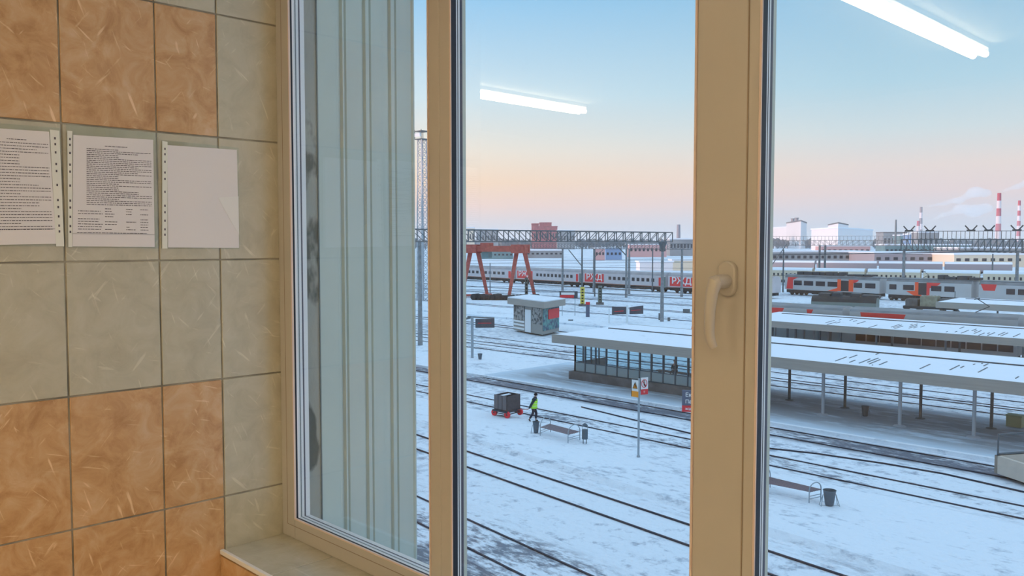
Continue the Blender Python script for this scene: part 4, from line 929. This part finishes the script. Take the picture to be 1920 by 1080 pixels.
# ---------------------------------------------------------------- benches and bins
def bench(A0, A1, B0, B1, zseat, label, nsl=7):
    """ground points: left pair (front, back) and right pair (front, back)"""
    c = (A0+A1+B0+B1)/4; r = empty('bench', Vector((c.x, c.y, PH)), 0, label, 'bench', 'metal benches on the near platform')
    def arch(f, b, nm='arch_leg'):
        pts = [f]; w = (b-f)
        rr = w.length/2
        pts.append(f+Vector((0, 0, zseat)))
        for k in range(0, 13):
            t = math.pi*k/12; pts.append((f+b)/2+Vector((0, 0, zseat+.05))-w/2*math.cos(t)+Vector((0, 0, rr*.8*math.sin(t))))
        pts += [b+Vector((0, 0, zseat)), b]
        mb = MB(); mb.tube(pts, .024, 8)
        for z in (.16, .27): mb.tube([f+Vector((0, 0, z)), b+Vector((0, 0, z))], .016, 6)
        mb.build(nm, 'galvanised', r, world=True, smooth=True)
    arch(A0, A1); arch(B0, B1)
    d = (B0-A0)
    for i in range(nsl):
        t = (i+.5)/nsl; a = A0.lerp(A1, t)+Vector((0, 0, zseat))-d*.02; b = B0.lerp(B1, t)+Vector((0, 0, zseat))+d*.02
        mb = MB(); mb.bar(a, b, .05, .03); mb.build('slat', 'bench_slats', r, world=True)
    return r
bench(G(1013, 817, PH), G(1032, 810, PH), G(1065, 831, PH), G(1087, 825, PH), .46, 'metal slatted bench with arched ends between two bins near the worker')
bench(G(1424, 924, PH), G(1444, 914, PH), G(1517, 943, PH), G(1539, 938, PH), .46, 'metal slatted bench with arched ends beside the bucket bin at the lower right')
def bucket(px, by, w, h, label, m='bin_grey', stand=True):
    p = G(px, by, PH); s = px2m(p); r = empty('litter_bin', Vector((p.x, p.y, PH)), 0, label, 'litter bin', 'litter bins on the platforms')
    mb = MB(); R_ = w/2*s; Hh = h*s
    mb.lathe([(R_*.62, Hh*.05), (R_*.66, Hh*.08), (R_*.98, Hh*.96), (R_*1.05, Hh), (R_*.96, Hh), (R_*.90, Hh*.9), (R_*.58, Hh*.14)], (0, 0, 0), 24, cap=True); mb.build('bucket', m, r, smooth=True)
    if stand:
        mb = MB(); d = _R
        for sg in (-1, 1):
            mb.tube([_R*sg*R_*1.02+Vector((0, 0, Hh*.72)), _R*sg*R_*1.45+_F*.12, _R*sg*R_*1.45-_F*.12, _R*sg*R_*1.02+Vector((0, 0, Hh*.72))], .014, 6)
        mb.tube([_R*-R_*1.45, _R*R_*1.45], .014, 6); mb.build('stand', 'galvanised', r, smooth=True)
    return r
bucket(1005, 812, 13, 22, 'bucket bin on a wire stand at the left end of the farther bench')
bucket(1555, 948, 24, 30, 'bucket bin on a wire stand at the right end of the nearer bench')
bucket(1622, 781, 14, 20, 'bucket bin standing under the near canopy between posts')
bucket(900, 674, 9, 11, 'small dark bin by the hanging sign post', stand=False)
p = G(1096.5, 832, PH); s = px2m(p); r = empty('litter_bin', Vector((p.x, p.y, PH)), facing(p), 'grey bin with a domed lid at the right end of the farther bench', 'litter bin', 'litter bins on the platforms')
mb = MB(); mb.tube([(-3*s, 0, 0), (-3*s, 0, 10*s)], .7*s, 8); mb.tube([(3*s, 0, 0), (3*s, 0, 10*s)], .7*s, 8); mb.build('legs', 'dark_steel', r)
mb = MB(); mb.lathe([(5.2*s, 9*s), (5.6*s, 10*s), (5.6*s, 27*s), (5.2*s, 27.5*s)], (0, 0, 0), 20); mb.build('drum', 'bin_grey', r, smooth=True)
mb = MB(); mb.lathe([(5.4*s, 34*s), (5.0*s, 36*s), (3.6*s, 38*s), (1.4*s, 39.4*s), (.2*s, 39.6*s)], (0, 0, 0), 20); mb.build('dome_lid', 'bin_grey', r, smooth=True)
mb = MB()
for x in (-5.2, 5.2): mb.tube([(x*s, 0, 26*s), (x*s, 0, 35*s)], .5*s, 6)
mb.build('lid_arms', 'galvanised', r)
# ---------------------------------------------------------------- cart
Cc = G(951, 784, PH); Cl = G(927, 779, PH); Cr = G(975, 778, PH)
dx = (Cl-Cc); dy = (Cr-Cc); dx.z = dy.z = 0
lx, ly = dx.length, dy.length; dxn = dx.normalized(); dyn = dy.normalized()
cz = (Cl+Cr)/2; s = px2m(cz)
r = empty('luggage_cart', Vector((cz.x, cz.y, PH)), 0, 'dark box cart on red wheels pulled by the worker', 'cart')
c0 = Vector((Cc.x, Cc.y, 0)); zbx = PH+12.5*s; ztx = PH+40*s
def cp(u, v, z): return c0+dx*u+dy*v+Vector((0, 0, z))
mb = MB(); mb.prism([cp(-.05, -.1, zbx-.1), cp(1.05, -.1, zbx-.1), cp(1.05, 1.1, zbx-.1), cp(-.05, 1.1, zbx-.1)], (0, 0, .1)); mb.build('deck', 'dark_steel', r, world=True)
th = .06
mb = MB()
for (u0, u1, v0, v1) in ((0, 1, -.02, .04), (0, 1, .96, 1.02), (0, .04, 0, 1), (.96, 1, 0, 1)): mb.prism([cp(u0, v0, zbx), cp(u1, v0, zbx), cp(u1, v1, zbx), cp(u0, v1, zbx)], (0, 0, ztx-zbx))
mb.build('box', 'cart_box', r, world=True)
for k in range(3):
    mb = MB(); u0 = .04+k*.32; mb.prism([cp(u0, -.05, zbx+.05), cp(u0+.28, -.05, zbx+.05), cp(u0+.28, -.02, zbx+.05), cp(u0, -.02, zbx+.05)], (0, 0, ztx-zbx-.02)); mb.build('side_panel', 'cart_panel', r, world=True)
mb = MB(); mb.prism([cp(.3, -.02, ztx), cp(.5, -.02, ztx), cp(.5, .6, ztx), cp(.3, .6, ztx)], (0, 0, .04)); mb.build('snow_on_rim', 'roof_snow', r, world=True)
wr_ = 6.2*s
for u, v in ((0, 0), (1, 0), (0, 1), (1, 1)):
    c_ = cp(u, v, PH+wr_); ax = dyn*.06; mb = MB(); mb.tube([c_-ax, c_+ax], wr_, 20); o = mb.build('wheel', 'wheel_red', r, world=True, smooth=True)
    mb = MB(); mb.tube([c_-ax*1.3, c_+ax*1.3], wr_*.25, 10); mb.build('hub', 'dark_steel', r, world=True)
mb = MB()
for v in (0, 1): mb.bar(cp(0, v, PH+wr_), cp(1, v, PH+wr_), .05)
for u in (0, 1): mb.bar(cp(u, 0, PH+wr_), cp(u, 1, PH+wr_), .05)
mb.build('axles', 'dark_steel', r, world=True)
hand = D(990.5, 767, (G(1001, 790, PH)-_C).dot(_F))
mb = MB(); mb.tube([cp(.5, 1.0, PH+wr_+.02), hand], .022, 8); mb.build('handle', 'crane_red', r, world=True)
# ---------------------------------------------------------------- people
def skin_body(name, verts, edges, m, parent, sub=2):
    me = bpy.data.meshes.new(name); me.from_pydata([tuple(v[0]) for v in verts], edges, []); o = bpy.data.objects.new(name, me); COL.objects.link(o); o.parent = parent
    md = o.modifiers.new('skin', 'SKIN'); md.use_smooth_shade = True
    for i, v in enumerate(verts): d = me.skin_vertices[0].data[i]; rr = v[1]; d.radius = rr if isinstance(rr, tuple) else (rr, rr); d.use_root = (i == 0)
    sb = o.modifiers.new('subdiv', 'SUBSURF'); sb.levels = sub; sb.render_levels = sub
    me.materials.append(M(m)); return o
def chain(vs, es, start, pts):
    p = start
    for q in pts: vs.append(q); es.append((p, len(vs)-1)); p = len(vs)-1
    return p
def hand_chains(vs, es, wrist, w, d, side):
    """w wrist position, d pointing direction; five fingers curled round"""
    d = Vector(d).normalized(); a = Vector(side).normalized(); u = d.cross(a)
    palm = chain(vs, es, wrist, [(w+d*.05, .026)])
    for k, ln in enumerate((.055, .065, .06, .045)):
        b = w+d*.075+a*(k-1.5)*.02; chain(vs, es, palm, [(b, .009), (b+d*ln*.5+u*.012, .0085), (b+d*ln*.55+u*.045, .008)])
    chain(vs, es, palm, [(w+d*.035-a*.035+u*.01, .010), (w+d*.06-a*.04+u*.035, .009)])
# worker, local: x = walking direction (image right), y = away from viewer
p = G(1001, 790, PH); s = px2m(p); Hh = 53*s; k = Hh/1.75
r = empty('person', Vector((p.x, p.y, PH)), facing(p), 'worker in a dark jacket, hat and yellow green vest walking right and pulling the cart', 'person')
def V(x, y, z): return Vector((x*k, y*k, z*k))
hl = r.matrix_basis.inverted()@hand
vs = [(V(0, 0, .95), (.13*k, .16*k))]; es = []
up = chain(vs, es, 0, [(V(.02, 0, 1.12), (.12*k, .16*k)), (V(.05, 0, 1.32), (.12*k, .18*k)), (V(.07, 0, 1.43), (.10*k, .15*k))])
neck = chain(vs, es, up, [(V(.09, 0, 1.50), .055*k), (V(.11, 0, 1.58), (.085*k, .07*k)), (V(.12, 0, 1.68), (.095*k, .078*k)), (V(.115, 0, 1.74), .05*k)])
la = chain(vs, es, up, [(V(.03, -.20, 1.40), .06*k), (V(-.13, -.24, 1.16), .05*k), ((V(-.13, -.24, 1.16)+hl)/2+V(0, 0, -.02), .042*k), (hl-V(-.04, 0, -.03), .03*k)])
hand_chains(vs, es, la, vs[la][0], (-.8, 0, -.5), (0, 1, 0))
ra = chain(vs, es, up, [(V(.06, .20, 1.40), .06*k), (V(.10, .24, 1.15), .05*k), (V(.17, .22, .95), .04*k), (V(.19, .22, .87), .028*k)])
hand_chains(vs, es, ra, vs[ra][0], (.3, 0, -1), (0, 1, 0))
chain(vs, es, 0, [(V(.02, .09, .86), .09*k), (V(.16, .09, .50), .065*k), (V(.12, .09, .10), .045*k), (V(.14, .09, .04), .045*k), (V(.26, .09, .035), .03*k)])
chain(vs, es, 0, [(V(-.02, -.09, .86), .09*k), (V(-.06, -.09, .50), .065*k), (V(-.28, -.09, .16), .045*k), (V(-.30, -.09, .09), .045*k), (V(-.20, -.09, .03), .03*k)])
skin_body('body', vs, es, 'skin', r)
vs = [(V(0, 0, .90), (.16*k, .19*k))]; es = []
up = chain(vs, es, 0, [(V(.02, 0, 1.12), (.15*k, .19*k)), (V(.05, 0, 1.32), (.15*k, .205*k)), (V(.07, 0, 1.44), (.12*k, .16*k)), (V(.09, 0, 1.50), .085*k)])
chain(vs, es, 3, [(V(.03, -.21, 1.40), .085*k), (V(-.13, -.25, 1.16), .075*k), ((V(-.13, -.24, 1.16)+hl)/2+V(0, 0, -.02), .06*k), (hl-V(-.07, 0, -.05), .05*k)])
chain(vs, es, 3, [(V(.06, .21, 1.40), .085*k), (V(.10, .25, 1.15), .075*k), (V(.17, .22, .95), .06*k)])
vs = [(v[0], tuple(x*1.12 for x in v[1]) if isinstance(v[1], tuple) else v[1]*1.15) for v in vs]; skin_body('jacket', vs, es, 'jacket', r)
vs = [(V(0, 0, .92), (.14*k, .17*k))]; es = []
chain(vs, es, 0, [(V(.02, .09, .84), .11*k), (V(.16, .09, .50), .085*k), (V(.12, .09, .14), .065*k)])
chain(vs, es, 0, [(V(-.02, -.09, .84), .11*k), (V(-.06, -.09, .50), .085*k), (V(-.27, -.09, .18), .065*k)])
skin_body('trousers', vs, es, 'trousers', r)
for (x, y, z, tx, tz) in ((.12, .09, .12, .28, .04), (-.285, -.09, .17, -.19, .04)):
    skin_body('boot', [(V(x, y, z), .062*k), (V(x-.0, y, z-.07), .06*k), (V((x+tx)/2, y, tz+.01), .05*k), (V(tx, y, tz), .042*k)], [(0, 1), (1, 2), (2, 3)], 'boots', r)
mb = MB()
def ell(z, cx, rx, ry, n=28): return [V(cx+rx*math.cos(2*math.pi*i/n), ry*math.sin(2*math.pi*i/n), z) for i in range(n)]
secs = [ell(.84, .0, .215, .262), ell(1.0, .01, .21, .258), ell(1.15, .02, .205, .252), ell(1.3, .045, .20, .25), ell(1.42, .06, .17, .21)]
n = 28; b0 = 0
allv = [v for s_ in secs for v in s_]; fs = []
for j in range(len(secs)-1):
    for i in range(n):
        if i in (0, 27): continue            # open front
        fs.append((j*n+i, j*n+(i+1) % n, (j+1)*n+(i+1) % n, (j+1)*n+i))
mb.add(allv, fs); ve = mb.build('vest', 'vest', r, smooth=True); sm = ve.modifiers.new('thickness', 'SOLIDIFY'); sm.thickness = .012
mb = MB()
for z, cx in ((1.0, .01), (1.16, .02)): mb.tube([v for v in ell(z, cx, .214, .264)], .012*k, 6, closed=True)
mb.build('reflective_strip', 'vest_strip', r)
mb = MB(); mb.lathe([(.112*k, 0), (.116*k, .04*k), (.10*k, .10*k), (.06*k, .14*k), (.01*k, .15*k)], V(.115, 0, 1.645), 20); mb.build('hat', 'hat_black', r, smooth=True)
mb = MB(); mb.tube([V(.08, 0, 1.47), V(.09, 0, 1.56)], [.115*k, .09*k], 14); mb.build('collar', 'trousers', r, smooth=True)
# face details on the body
mb = MB(); mb.lathe([(.001, .0), (.018*k, .012*k), (.012*k, .03*k), (.001, .045*k)], V(.215, 0, 1.58), 8); mb.build('nose', 'skin', r, smooth=True)
mb = MB()
for y in (-.03, .03): mb.tube([V(.200, y, 1.625), V(.207, y, 1.625)], .009*k, 8)
mb.build('eyes', 'black', r)
# seated traveller in the shelter
px_ = col(Vector((-45, 52.4, 0)), Vector((-20, 52.4, 0)), 1266, PH+.62); k = .95
bx = empty('waiting_bench', Vector((px_.x, 52.6, PH+.62)), 0, 'low dark bench inside the glass shelter under the seated person', 'bench')
mb = MB(); mb.box(-1.6, 1.6, -.2, .25, .38, .43); mb.build('seat', 'bench_slats', bx)
for x in (-1.4, 1.4): mb = MB(); mb.box(x-.04, x+.04, -.15, .2, 0, .38); mb.build('leg', 'dark_steel', bx)
r = empty('person', Vector((px_.x, 52.55, PH+.62)), 0, 'dark clothed person sitting inside the glass shelter', 'person')
vs = [(V(0, 0, .56), (.15, .13))]; es = []
up = chain(vs, es, 0, [(V(0, .02, .75), (.16, .12)), (V(0, 0, .95), (.18, .12)), (V(0, -.02, 1.06), (.14, .09))])
chain(vs, es, up, [(V(0, -.04, 1.13), .05), (V(0, -.06, 1.22), .08), (V(0, -.06, 1.32), .09)])
for sg in (-1, 1):
    a_ = chain(vs, es, up, [(V(sg*.19, -.02, 1.02), .055), (V(sg*.23, -.08, .80), .045), (V(sg*.12, -.28, .66), .035)]); hand_chains(vs, es, a_, vs[a_][0], (-sg*.5, -.8, 0), (0, 0, 1))
    chain(vs, es, 0, [(V(sg*.10, -.08, .53), .085), (V(sg*.12, -.42, .50), .065), (V(sg*.12, -.42, .10), .045), (V(sg*.12, -.44, .05), .045), (V(sg*.12, -.56, .04), .03)])
skin_body('body', vs, es, 'skin', r)
vs = [(V(0, 0, .56), (.18, .16))]; es = []
chain(vs, es, 0, [(V(0, .02, .75), (.19, .15)), (V(0, 0, .95), (.20, .15)), (V(0, -.02, 1.08), (.14, .11))])
for sg in (-1, 1): chain(vs, es, 2, [(V(sg*.20, -.02, 1.0), .08), (V(sg*.24, -.08, .80), .07), (V(sg*.14, -.25, .68), .055)])
skin_body('coat', vs, es, 'jacket', r)
vs = [(V(0, 0, .56), (.16, .13))]; es = []
for sg in (-1, 1): chain(vs, es, 0, [(V(sg*.10, -.08, .53), .10), (V(sg*.12, -.42, .50), .08), (V(sg*.12, -.42, .12), .06)])
skin_body('trousers', vs, es, 'trousers', r)
mb = MB(); mb.lathe([(.10, 0), (.105, .05), (.07, .11), (.01, .13)], V(0, -.06, 1.30), 16); mb.build('hat', 'hat_black', r, smooth=True)
# ---------------------------------------------------------------- underpass stairs at the right edge
A = G(1864, 886, PH); B = G(1920, 905, PH); ztop = zat(A, 853)
dAB = (B-A).normalized(); far = Vector((-dAB.y, dAB.x, 0)); far = far if far.y > 0 else -far
r = empty('stair_enclosure', Vector((A.x, A.y, PH)), 0, 'beige walled stair opening with a metal railing at the right edge', 'stair enclosure')
Lx, Wd = 9.0, 3.4
def sp_(u, v, z): q = A+dAB*u+far*v; return Vector((q.x, q.y, z))
mb = MB()
for (u0, u1, v0, v1) in ((0, Lx, 0, .18), (0, .18, 0, Wd), (0, Lx, Wd-.18, Wd)): mb.prism([sp_(u0, v0, PH), sp_(u1, v0, PH), sp_(u1, v1, PH), sp_(u0, v1, PH)], (0, 0, ztop-PH))
mb.build('parapet', 'beige_wall', r, world=True)
mb = MB(); mb.prism([sp_(.18, .18, PH), sp_(Lx, .18, PH), sp_(Lx, Wd-.18, PH), sp_(.18, Wd-.18, PH)], (0, 0, .02)); mb.build('landing', 'snow_clean', r, world=True)
for i in range(6):
    mb = MB(); u = .9+i*.9; mb.prism([sp_(u, .2, PH), sp_(u+.9, .2, PH), sp_(u+.9, Wd-.2, PH), sp_(u, Wd-.2, PH)], (0, 0, .12*(i+1))); mb.build('step', 'roof_snow', r, world=True)
mb = MB(); mb.prism([sp_(.18, Wd-.24, PH+.3), sp_(Lx, Wd-.24, PH+.3), sp_(Lx, Wd-.20, PH+.3), sp_(.18, Wd-.20, PH+.3)], (0, 0, ztop-PH-.35)); mb.build('glass_panel', 'shelter_panel', r, world=True)
zr_ = zat(A, 814)
mb = MB()
mb.tube([sp_(.09, .09, ztop), sp_(.09, .09, zr_), sp_(.09, Wd-.09, zr_), sp_(.09, Wd-.09, ztop)], .045, 8)
mb.tube([sp_(.09, .09, ztop+.06), sp_(.09, Wd-.09, ztop+.06)], .06, 8)
mb.tube([sp_(.09, Wd-.09, zr_), sp_(Lx, Wd-.09, zr_)], .045, 8)
for i in range(1, 8): mb.tube([sp_(.09+i*1.2, Wd-.09, ztop), sp_(.09+i*1.2, Wd-.09, zr_)], .035, 8)
mb.build('railing', 'shelter_frame', r, world=True)
p = G(1903, 800, PH); s = px2m(p); rr_ = empty('sand_bin', Vector((p.x, p.y, PH)), 0, 'pale yellow green grit box behind the stair railing', 'grit box')
mb = MB(); mb.box(-.40, .40, -.3, .3, 0, .62); mb.build('box', 'sand_box', rr_, bevel=.03); mb = MB(); mb.box(-.43, .43, -.33, .33, .62, .70); mb.build('lid', 'sand_box', rr_)

# ================================================================= FAR BACKGROUND
def dbox(px0, px1, ytop, dist, m, depth=20, base=0, rz=None, name='body', parent=None):
    a = D(px0, 455, dist); b = D(px1, 455, dist); z = EYE+(D(px0, ytop, dist).z-EYE)
    d = (b-a); n = Vector((-d.y, d.x, 0)).normalized(); n = n if n.dot(_F) > 0 else -n
    mb = MB(); mb.prism([Vector((v.x, v.y, base)) for v in (a, b, b+n*depth, a+n*depth)], (0, 0, z-base))
    return mb, a, b, z, n
def building(px0, px1, ytop, dist, m, label, depth=20, roof=None, cat='building', wins=0, name='building', snow=True):
    mb, a, b, z, n = dbox(px0, px1, ytop, dist, m, depth)
    c = (a+b)/2+n*depth/2; r = empty(name, Vector((c.x, c.y, 0)), 0, label, cat); mb.build('walls', m, r, world=True)
    d = b-a
    e = d.normalized()*.4+n*0
    mb = MB(); mb.prism([Vector((v.x, v.y, z)) for v in (a-e-n*.4, b+e-n*.4, b+e+n*(depth+.4), a-e+n*(depth+.4))], (0, 0, dist*.0012+.2)); mb.build('roof', roof or 'roof_snow', r, world=True)
    if wins:
        w_ = d.length/wins
        for i in range(wins):
            q = a.lerp(b, (i+.5)/wins)-n*.05; mb = MB(); mb.obox(Vector((q.x, q.y, z*.6)), d.normalized()*w_*.25, n*.1, (0, 0, z*.12)); mb.build('window', 'train_window', r, world=True)
    return r
def building2(pxl, pxc, pxr, ytop, dist, m, label, base=0, sl=.9, sr=.9, name='building', cat='building', roof='roof_snow', extra=0):
    """corner towards the viewer at column pxc, side walls running back left and right"""
    c = D(pxc, 455, dist); z = D(pxc, ytop, dist).z
    def back(px, q): # back corner on a plan line at given column, going away q
        return D(px, 455, dist*q)
    l = back(pxl, 1+sl*.13); rr = back(pxr, 1+sr*.12); o4 = l+rr-c
    rt = empty(name, Vector((c.x, c.y, 0)), 0, label, cat)
    mb = MB(); mb.prism([Vector((v.x, v.y, base)) for v in (c, rr, o4, l)], (0, 0, z-base)); mb.build('walls', m, rt, world=True)
    mb = MB(); cen = (c+o4)/2; mb.prism([Vector((cen.x+(v.x-cen.x)*1.03, cen.y+(v.y-cen.y)*1.03, z)) for v in (c, rr, o4, l)], (0, 0, dist*.0016)); mb.build('roof', roof, rt, world=True)
    return rt, c, l, rr, z
tw1, c, l, rr, z = building2(1474, 1501, 1512, 415, 1500, 'white_building', 'tall white factory tower with twin roof vents', roof='roof_dark')
for u in (.35, .62): q = l.lerp(c, u); mb = MB(); mb.lathe([(3.2, 0), (3.2, 7), (4, 7.2), (4, 8.4)], (q.x, q.y+6, z), 12); mb.build('roof_vent', 'chimney_grey', tw1, world=True)
wing = building2(1425, 1474, 1490, 427, 1720, 'white_building', 'lower white factory wing left of the vented tower')[0]
tw2, c, l, rr, z = building2(1552, 1571, 1590, 419, 1120, 'white_building', 'white stair tower on top of the pink and blue lit hall', roof='roof_dark')
hall = building2(1521, 1571, 1636, 428, 1100, 'white_building', 'large white hall lit pink on its left face and blue on its right face', sr=1.6)[0]
building(1590, 1625, 463, 700, 'cream_building', 'small cream building under the white hall', 12)
building(1540, 1632, 462, 620, 'pink_building', 'low pink building with a snowy roof below the white hall', 12, wins=9)
building(1656, 1700, 437, 1000, 'grey_building', 'dark boiler house left of the blue building', 20, roof='roof_dark', wins=6)
building(1690, 1722, 442, 900, 'teal_building', 'teal clad building under the first chimney', 20, wins=5)
building(1706, 1722, 440, 850, 'blue_building', 'narrow blue building under the first chimney', 15)
building(1722, 1760, 436, 820, 'grey_building', 'grey plant building right of the blue one', 15, wins=4)
building(1660, 1820, 460, 560, 'teal_building', 'long teal shed behind the heavy gantry', 15, wins=20)
building(1800, 1935, 466, 500, 'grey_building', 'grey shed behind the heavy gantry at the right edge', 30, wins=12)
building(1436, 1640, 473, 430, 'grey_building', 'long low grey shed with a snowy roof behind the cream train', 30, wins=18)
building(1640, 1800, 476, 400, 'chimney_grey', 'broad snow roofed depot hall behind the cream train', 60, wins=10)
building(1790, 1935, 478, 380, 'cream_building', 'cream workshop with a snowy roof behind the right gantry mast', 40, wins=9)
br1 = building(997, 1010, 421, 1500, 'brick_red', 'narrow red brick block on the horizon', 25, roof='brick_red'); br2 = building(1012, 1034, 419, 1480, 'brick_red', 'larger red brick block on the horizon', 30, roof='brick_red', wins=5)
br3 = building(1000, 1045, 426, 1470, 'brick_red', 'red brick blocks on the horizon, two taller ones over a low one', 25, roof='brick_red', wins=9)
building(875, 889, 428, 1400, 'cream_building', 'cream block at the left horizon', 20, wins=3); building(893, 934, 431, 1350, 'grey_building', 'pale grey blocks of flats at the left horizon', 20, wins=8)
building(1045, 1078, 433, 1400, 'grey_building', 'hazy flats right of the red brick blocks', 20, wins=6)
building(1256, 1306, 449, 700, 'grey_building', 'grey works with a snowy roof beside the window stile', 25, wins=8)
building(1116, 1134, 467, 520, 'pink_building', 'pink gabled house behind the passenger train', 12, wins=3); building(1136, 1166, 468, 540, 'blue_building', 'blue roofed building behind the passenger train', 14, roof='blue_building', wins=4)
building(1180, 1250, 459, 640, 'pink_building', 'long mauve building behind the second gantry', 20, wins=9)
building(895, 962, 472, 560, 'teal_building', 'teal sheds seen through the crane', 12, wins=9)
building(1262, 1306, 489, 330, 'cream_building', 'cream hut beside the window stile', 8); building(1200, 1262, 492, 330, 'white_building', 'white low store behind the passenger train', 10)
building(986, 1056, 470, 600, 'grey_building', 'grey store behind the right crane leg', 14, wins=8)
p = D(1272, 455, 800); mb = MB(); mb.lathe([(2.2, 0), (1.6, D(1272, 421, 800).z)], (p.x, p.y, 0), 14); tag(mb.build('chimney_stack', 'chimney_grey', origin=(p.x, p.y, 0)), 'thin grey stack left of the window stile', 'chimney')
p = D(1679, 455, 900); mb = MB(); mb.lathe([(1.5, 0), (.8, D(1679, 412, 900).z)], (p.x, p.y, 0), 10); tag(mb.build('antenna_mast', 'steel_grey', origin=(p.x, p.y, 0)), 'thin dark antenna mast left of the first striped chimney', 'mast')
def chimney(px, ytop, wpx, dist, bands, label, first='chimney_red'):
    p = D(px, 455, dist); zt = D(px, ytop, dist).z; rr = wpx/2*dist/FP; r = empty('striped_chimney', Vector((p.x, p.y, 0)), 0, label, 'chimney')
    for i in range(bands):
        z1_ = zt*(1-i/bands); z0_ = zt*(1-(i+1)/bands); f1_ = 1+.7*(i/bands); f0_ = 1+.7*((i+1)/bands)
        mb = MB(); mb.lathe([(rr*f0_, z0_), (rr*f1_, z1_)], (0, 0, 0), 20); mb.build('band', (first if i % 2 == 0 else 'chimney_white'), r, smooth=True)
    return p, zt
c1p, c1z = chimney(1725.5, 388, 4.5, 2500, 7, 'striped chimney farthest left, smoking', 'chimney_grey')
chimney(1721, 414, 5, 2300, 5, 'short pink chimney just left of the smoking one')
c2p, c2z = chimney(1871, 362, 6.5, 2300, 7, 'tall thick red and white chimney, largest of the striped ones')
c3p, c3z = chimney(1909, 376, 4.5, 2700, 9, 'thin red and white chimney at the right edge')
# steam plumes
def vol_mat(name, dens):
    m = bpy.data.materials.new(name); m.use_nodes = True; t = m.node_tree; t.nodes.clear(); o = t.nodes.new('ShaderNodeOutputMaterial')
    v = t.nodes.new('ShaderNodeVolumeScatter'); v.inputs['Color'].default_value = (.97, .97, .99, 1); v.inputs['Density'].default_value = dens; t.links.new(v.outputs[0], o.inputs['Volume']); return m
steam = vol_mat('steam', .020)
def plume(pts, dist, label, seed):
    rnd = random.Random(seed); bm = bmesh.new(); o0 = D(pts[0][0], pts[0][1], dist)
    for i in range(len(pts)-1):
        (x0, y0, r0), (x1, y1, r1) = pts[i], pts[i+1]; n = max(3, int(abs(x1-x0)/max(1.5, (r0+r1)/2*.6)))
        for k_ in range(n):
            t = k_/n; rr = (r0+(r1-r0)*t)*rnd.uniform(.75, 1.2); q = D(x0+(x1-x0)*t+rnd.uniform(-.3, .3)*rr, y0+(y1-y0)*t+rnd.uniform(-.35, .35)*rr, dist+rnd.uniform(-1, 1)*rr*.8)-o0
            bmesh.ops.create_icosphere(bm, subdivisions=2, radius=rr*dist/FP, matrix=Matrix.Translation(q)@Matrix.Diagonal((1.2, 1.2, .8, 1)))
    me = bpy.data.meshes.new('steam_plume'); bm.to_mesh(me); bm.free(); me.materials.append(steam)
    o = bpy.data.objects.new('steam_plume', me); COL.objects.link(o); o.location = o0; rm = o.modifiers.new('remesh', 'REMESH'); rm.mode = 'VOXEL'; rm.voxel_size = 3.2
    tag(o, label, 'steam', kind='stuff'); return o
plume([(1726, 387, 1.6), (1745, 386, 3), (1775, 380, 5), (1805, 372, 9), (1830, 362, 13), (1850, 362, 14)], 2480, 'white steam plume drifting right from the leftmost striped chimney', 1)
plume([(1728, 415, 1.2), (1748, 413, 2.2), (1765, 404, 4.5), (1790, 398, 8), (1830, 392, 14), (1855, 390, 12)], 2400, 'lower faint steam plume between the striped chimneys', 2)
plume([(1873, 361, 1.6), (1888, 356, 3.5), (1905, 349, 6), (1930, 342, 10), (1960, 338, 13)], 2280, 'steam plume leaving the tallest striped chimney', 3)
def absorb(child, host, nm):
    for k in ('label', 'category', 'group'):
        if k in child: del child[k]
    child.name = nm; child.parent = host; child.location = child.location-host.location
absorb(tw2, hall, 'stair_tower'); absorb(wing, tw1, 'low_wing'); absorb(br1, br3, 'left_block'); absorb(br2, br3, 'right_block')
# unseen station blocks, added and sized to keep the low sun off the tracks
for nm, x0, x1, y0, y1, z0, z1, t in (('wall_sun_block_left', -330, RX0-.3, -24, -3.2, 0, 26, 'added unseen station block left of the room, shading the yard'), ('wall_sun_block_right', RX1+.3, 140, -24, -3.2, 0, 26, 'added unseen station block right of the room, shading the yard'), ('wall_sun_block_upper', RX0-.2, RX1+.2, -24, YW+.2, CEIL+.3, 26, 'added unseen station block above the room, shading the yard')):
    mb = MB(); mb.box(x0, x1, y0, y1, z0, z1); struct(mb, nm, 'beige_wall', t)
# tree belt
mb = MB(); rnd = random.Random(11)
for i in range(2200):
    px = rnd.uniform(350, 1980); dist = rnd.uniform(1500, 2300); p = D(px, 455, dist); h_ = rnd.uniform(9, 20)
    if abs(px-1300) < 0: continue
    mb.lathe([(.6, 0), (.6, h_*.2), (h_*.28, h_*.42), (h_*.33, h_*.65), (h_*.2, h_*.88), (.1, h_)], (p.x, p.y, 0), 6)
tag(mb.build('distant_trees', 'far_trees'), 'hazy belt of bare trees along the horizon', 'trees', kind='stuff')
# low haze over the far yard
hz = bpy.data.materials.new('haze'); hz.use_nodes = True; t = hz.node_tree; t.nodes.clear(); o_ = t.nodes.new('ShaderNodeOutputMaterial'); v = t.nodes.new('ShaderNodeVolumeScatter')
v.inputs['Color'].default_value = (.93, .95, 1, 1); v.inputs['Density'].default_value = .00012; t.links.new(v.outputs[0], o_.inputs['Volume'])
mb = MB(); mb.box(-5000, 3000, 100, 5000, -.5, 60); tag(mb.build('winter_haze', hz), 'pale winter haze lying over the far yard', 'haze', kind='stuff')
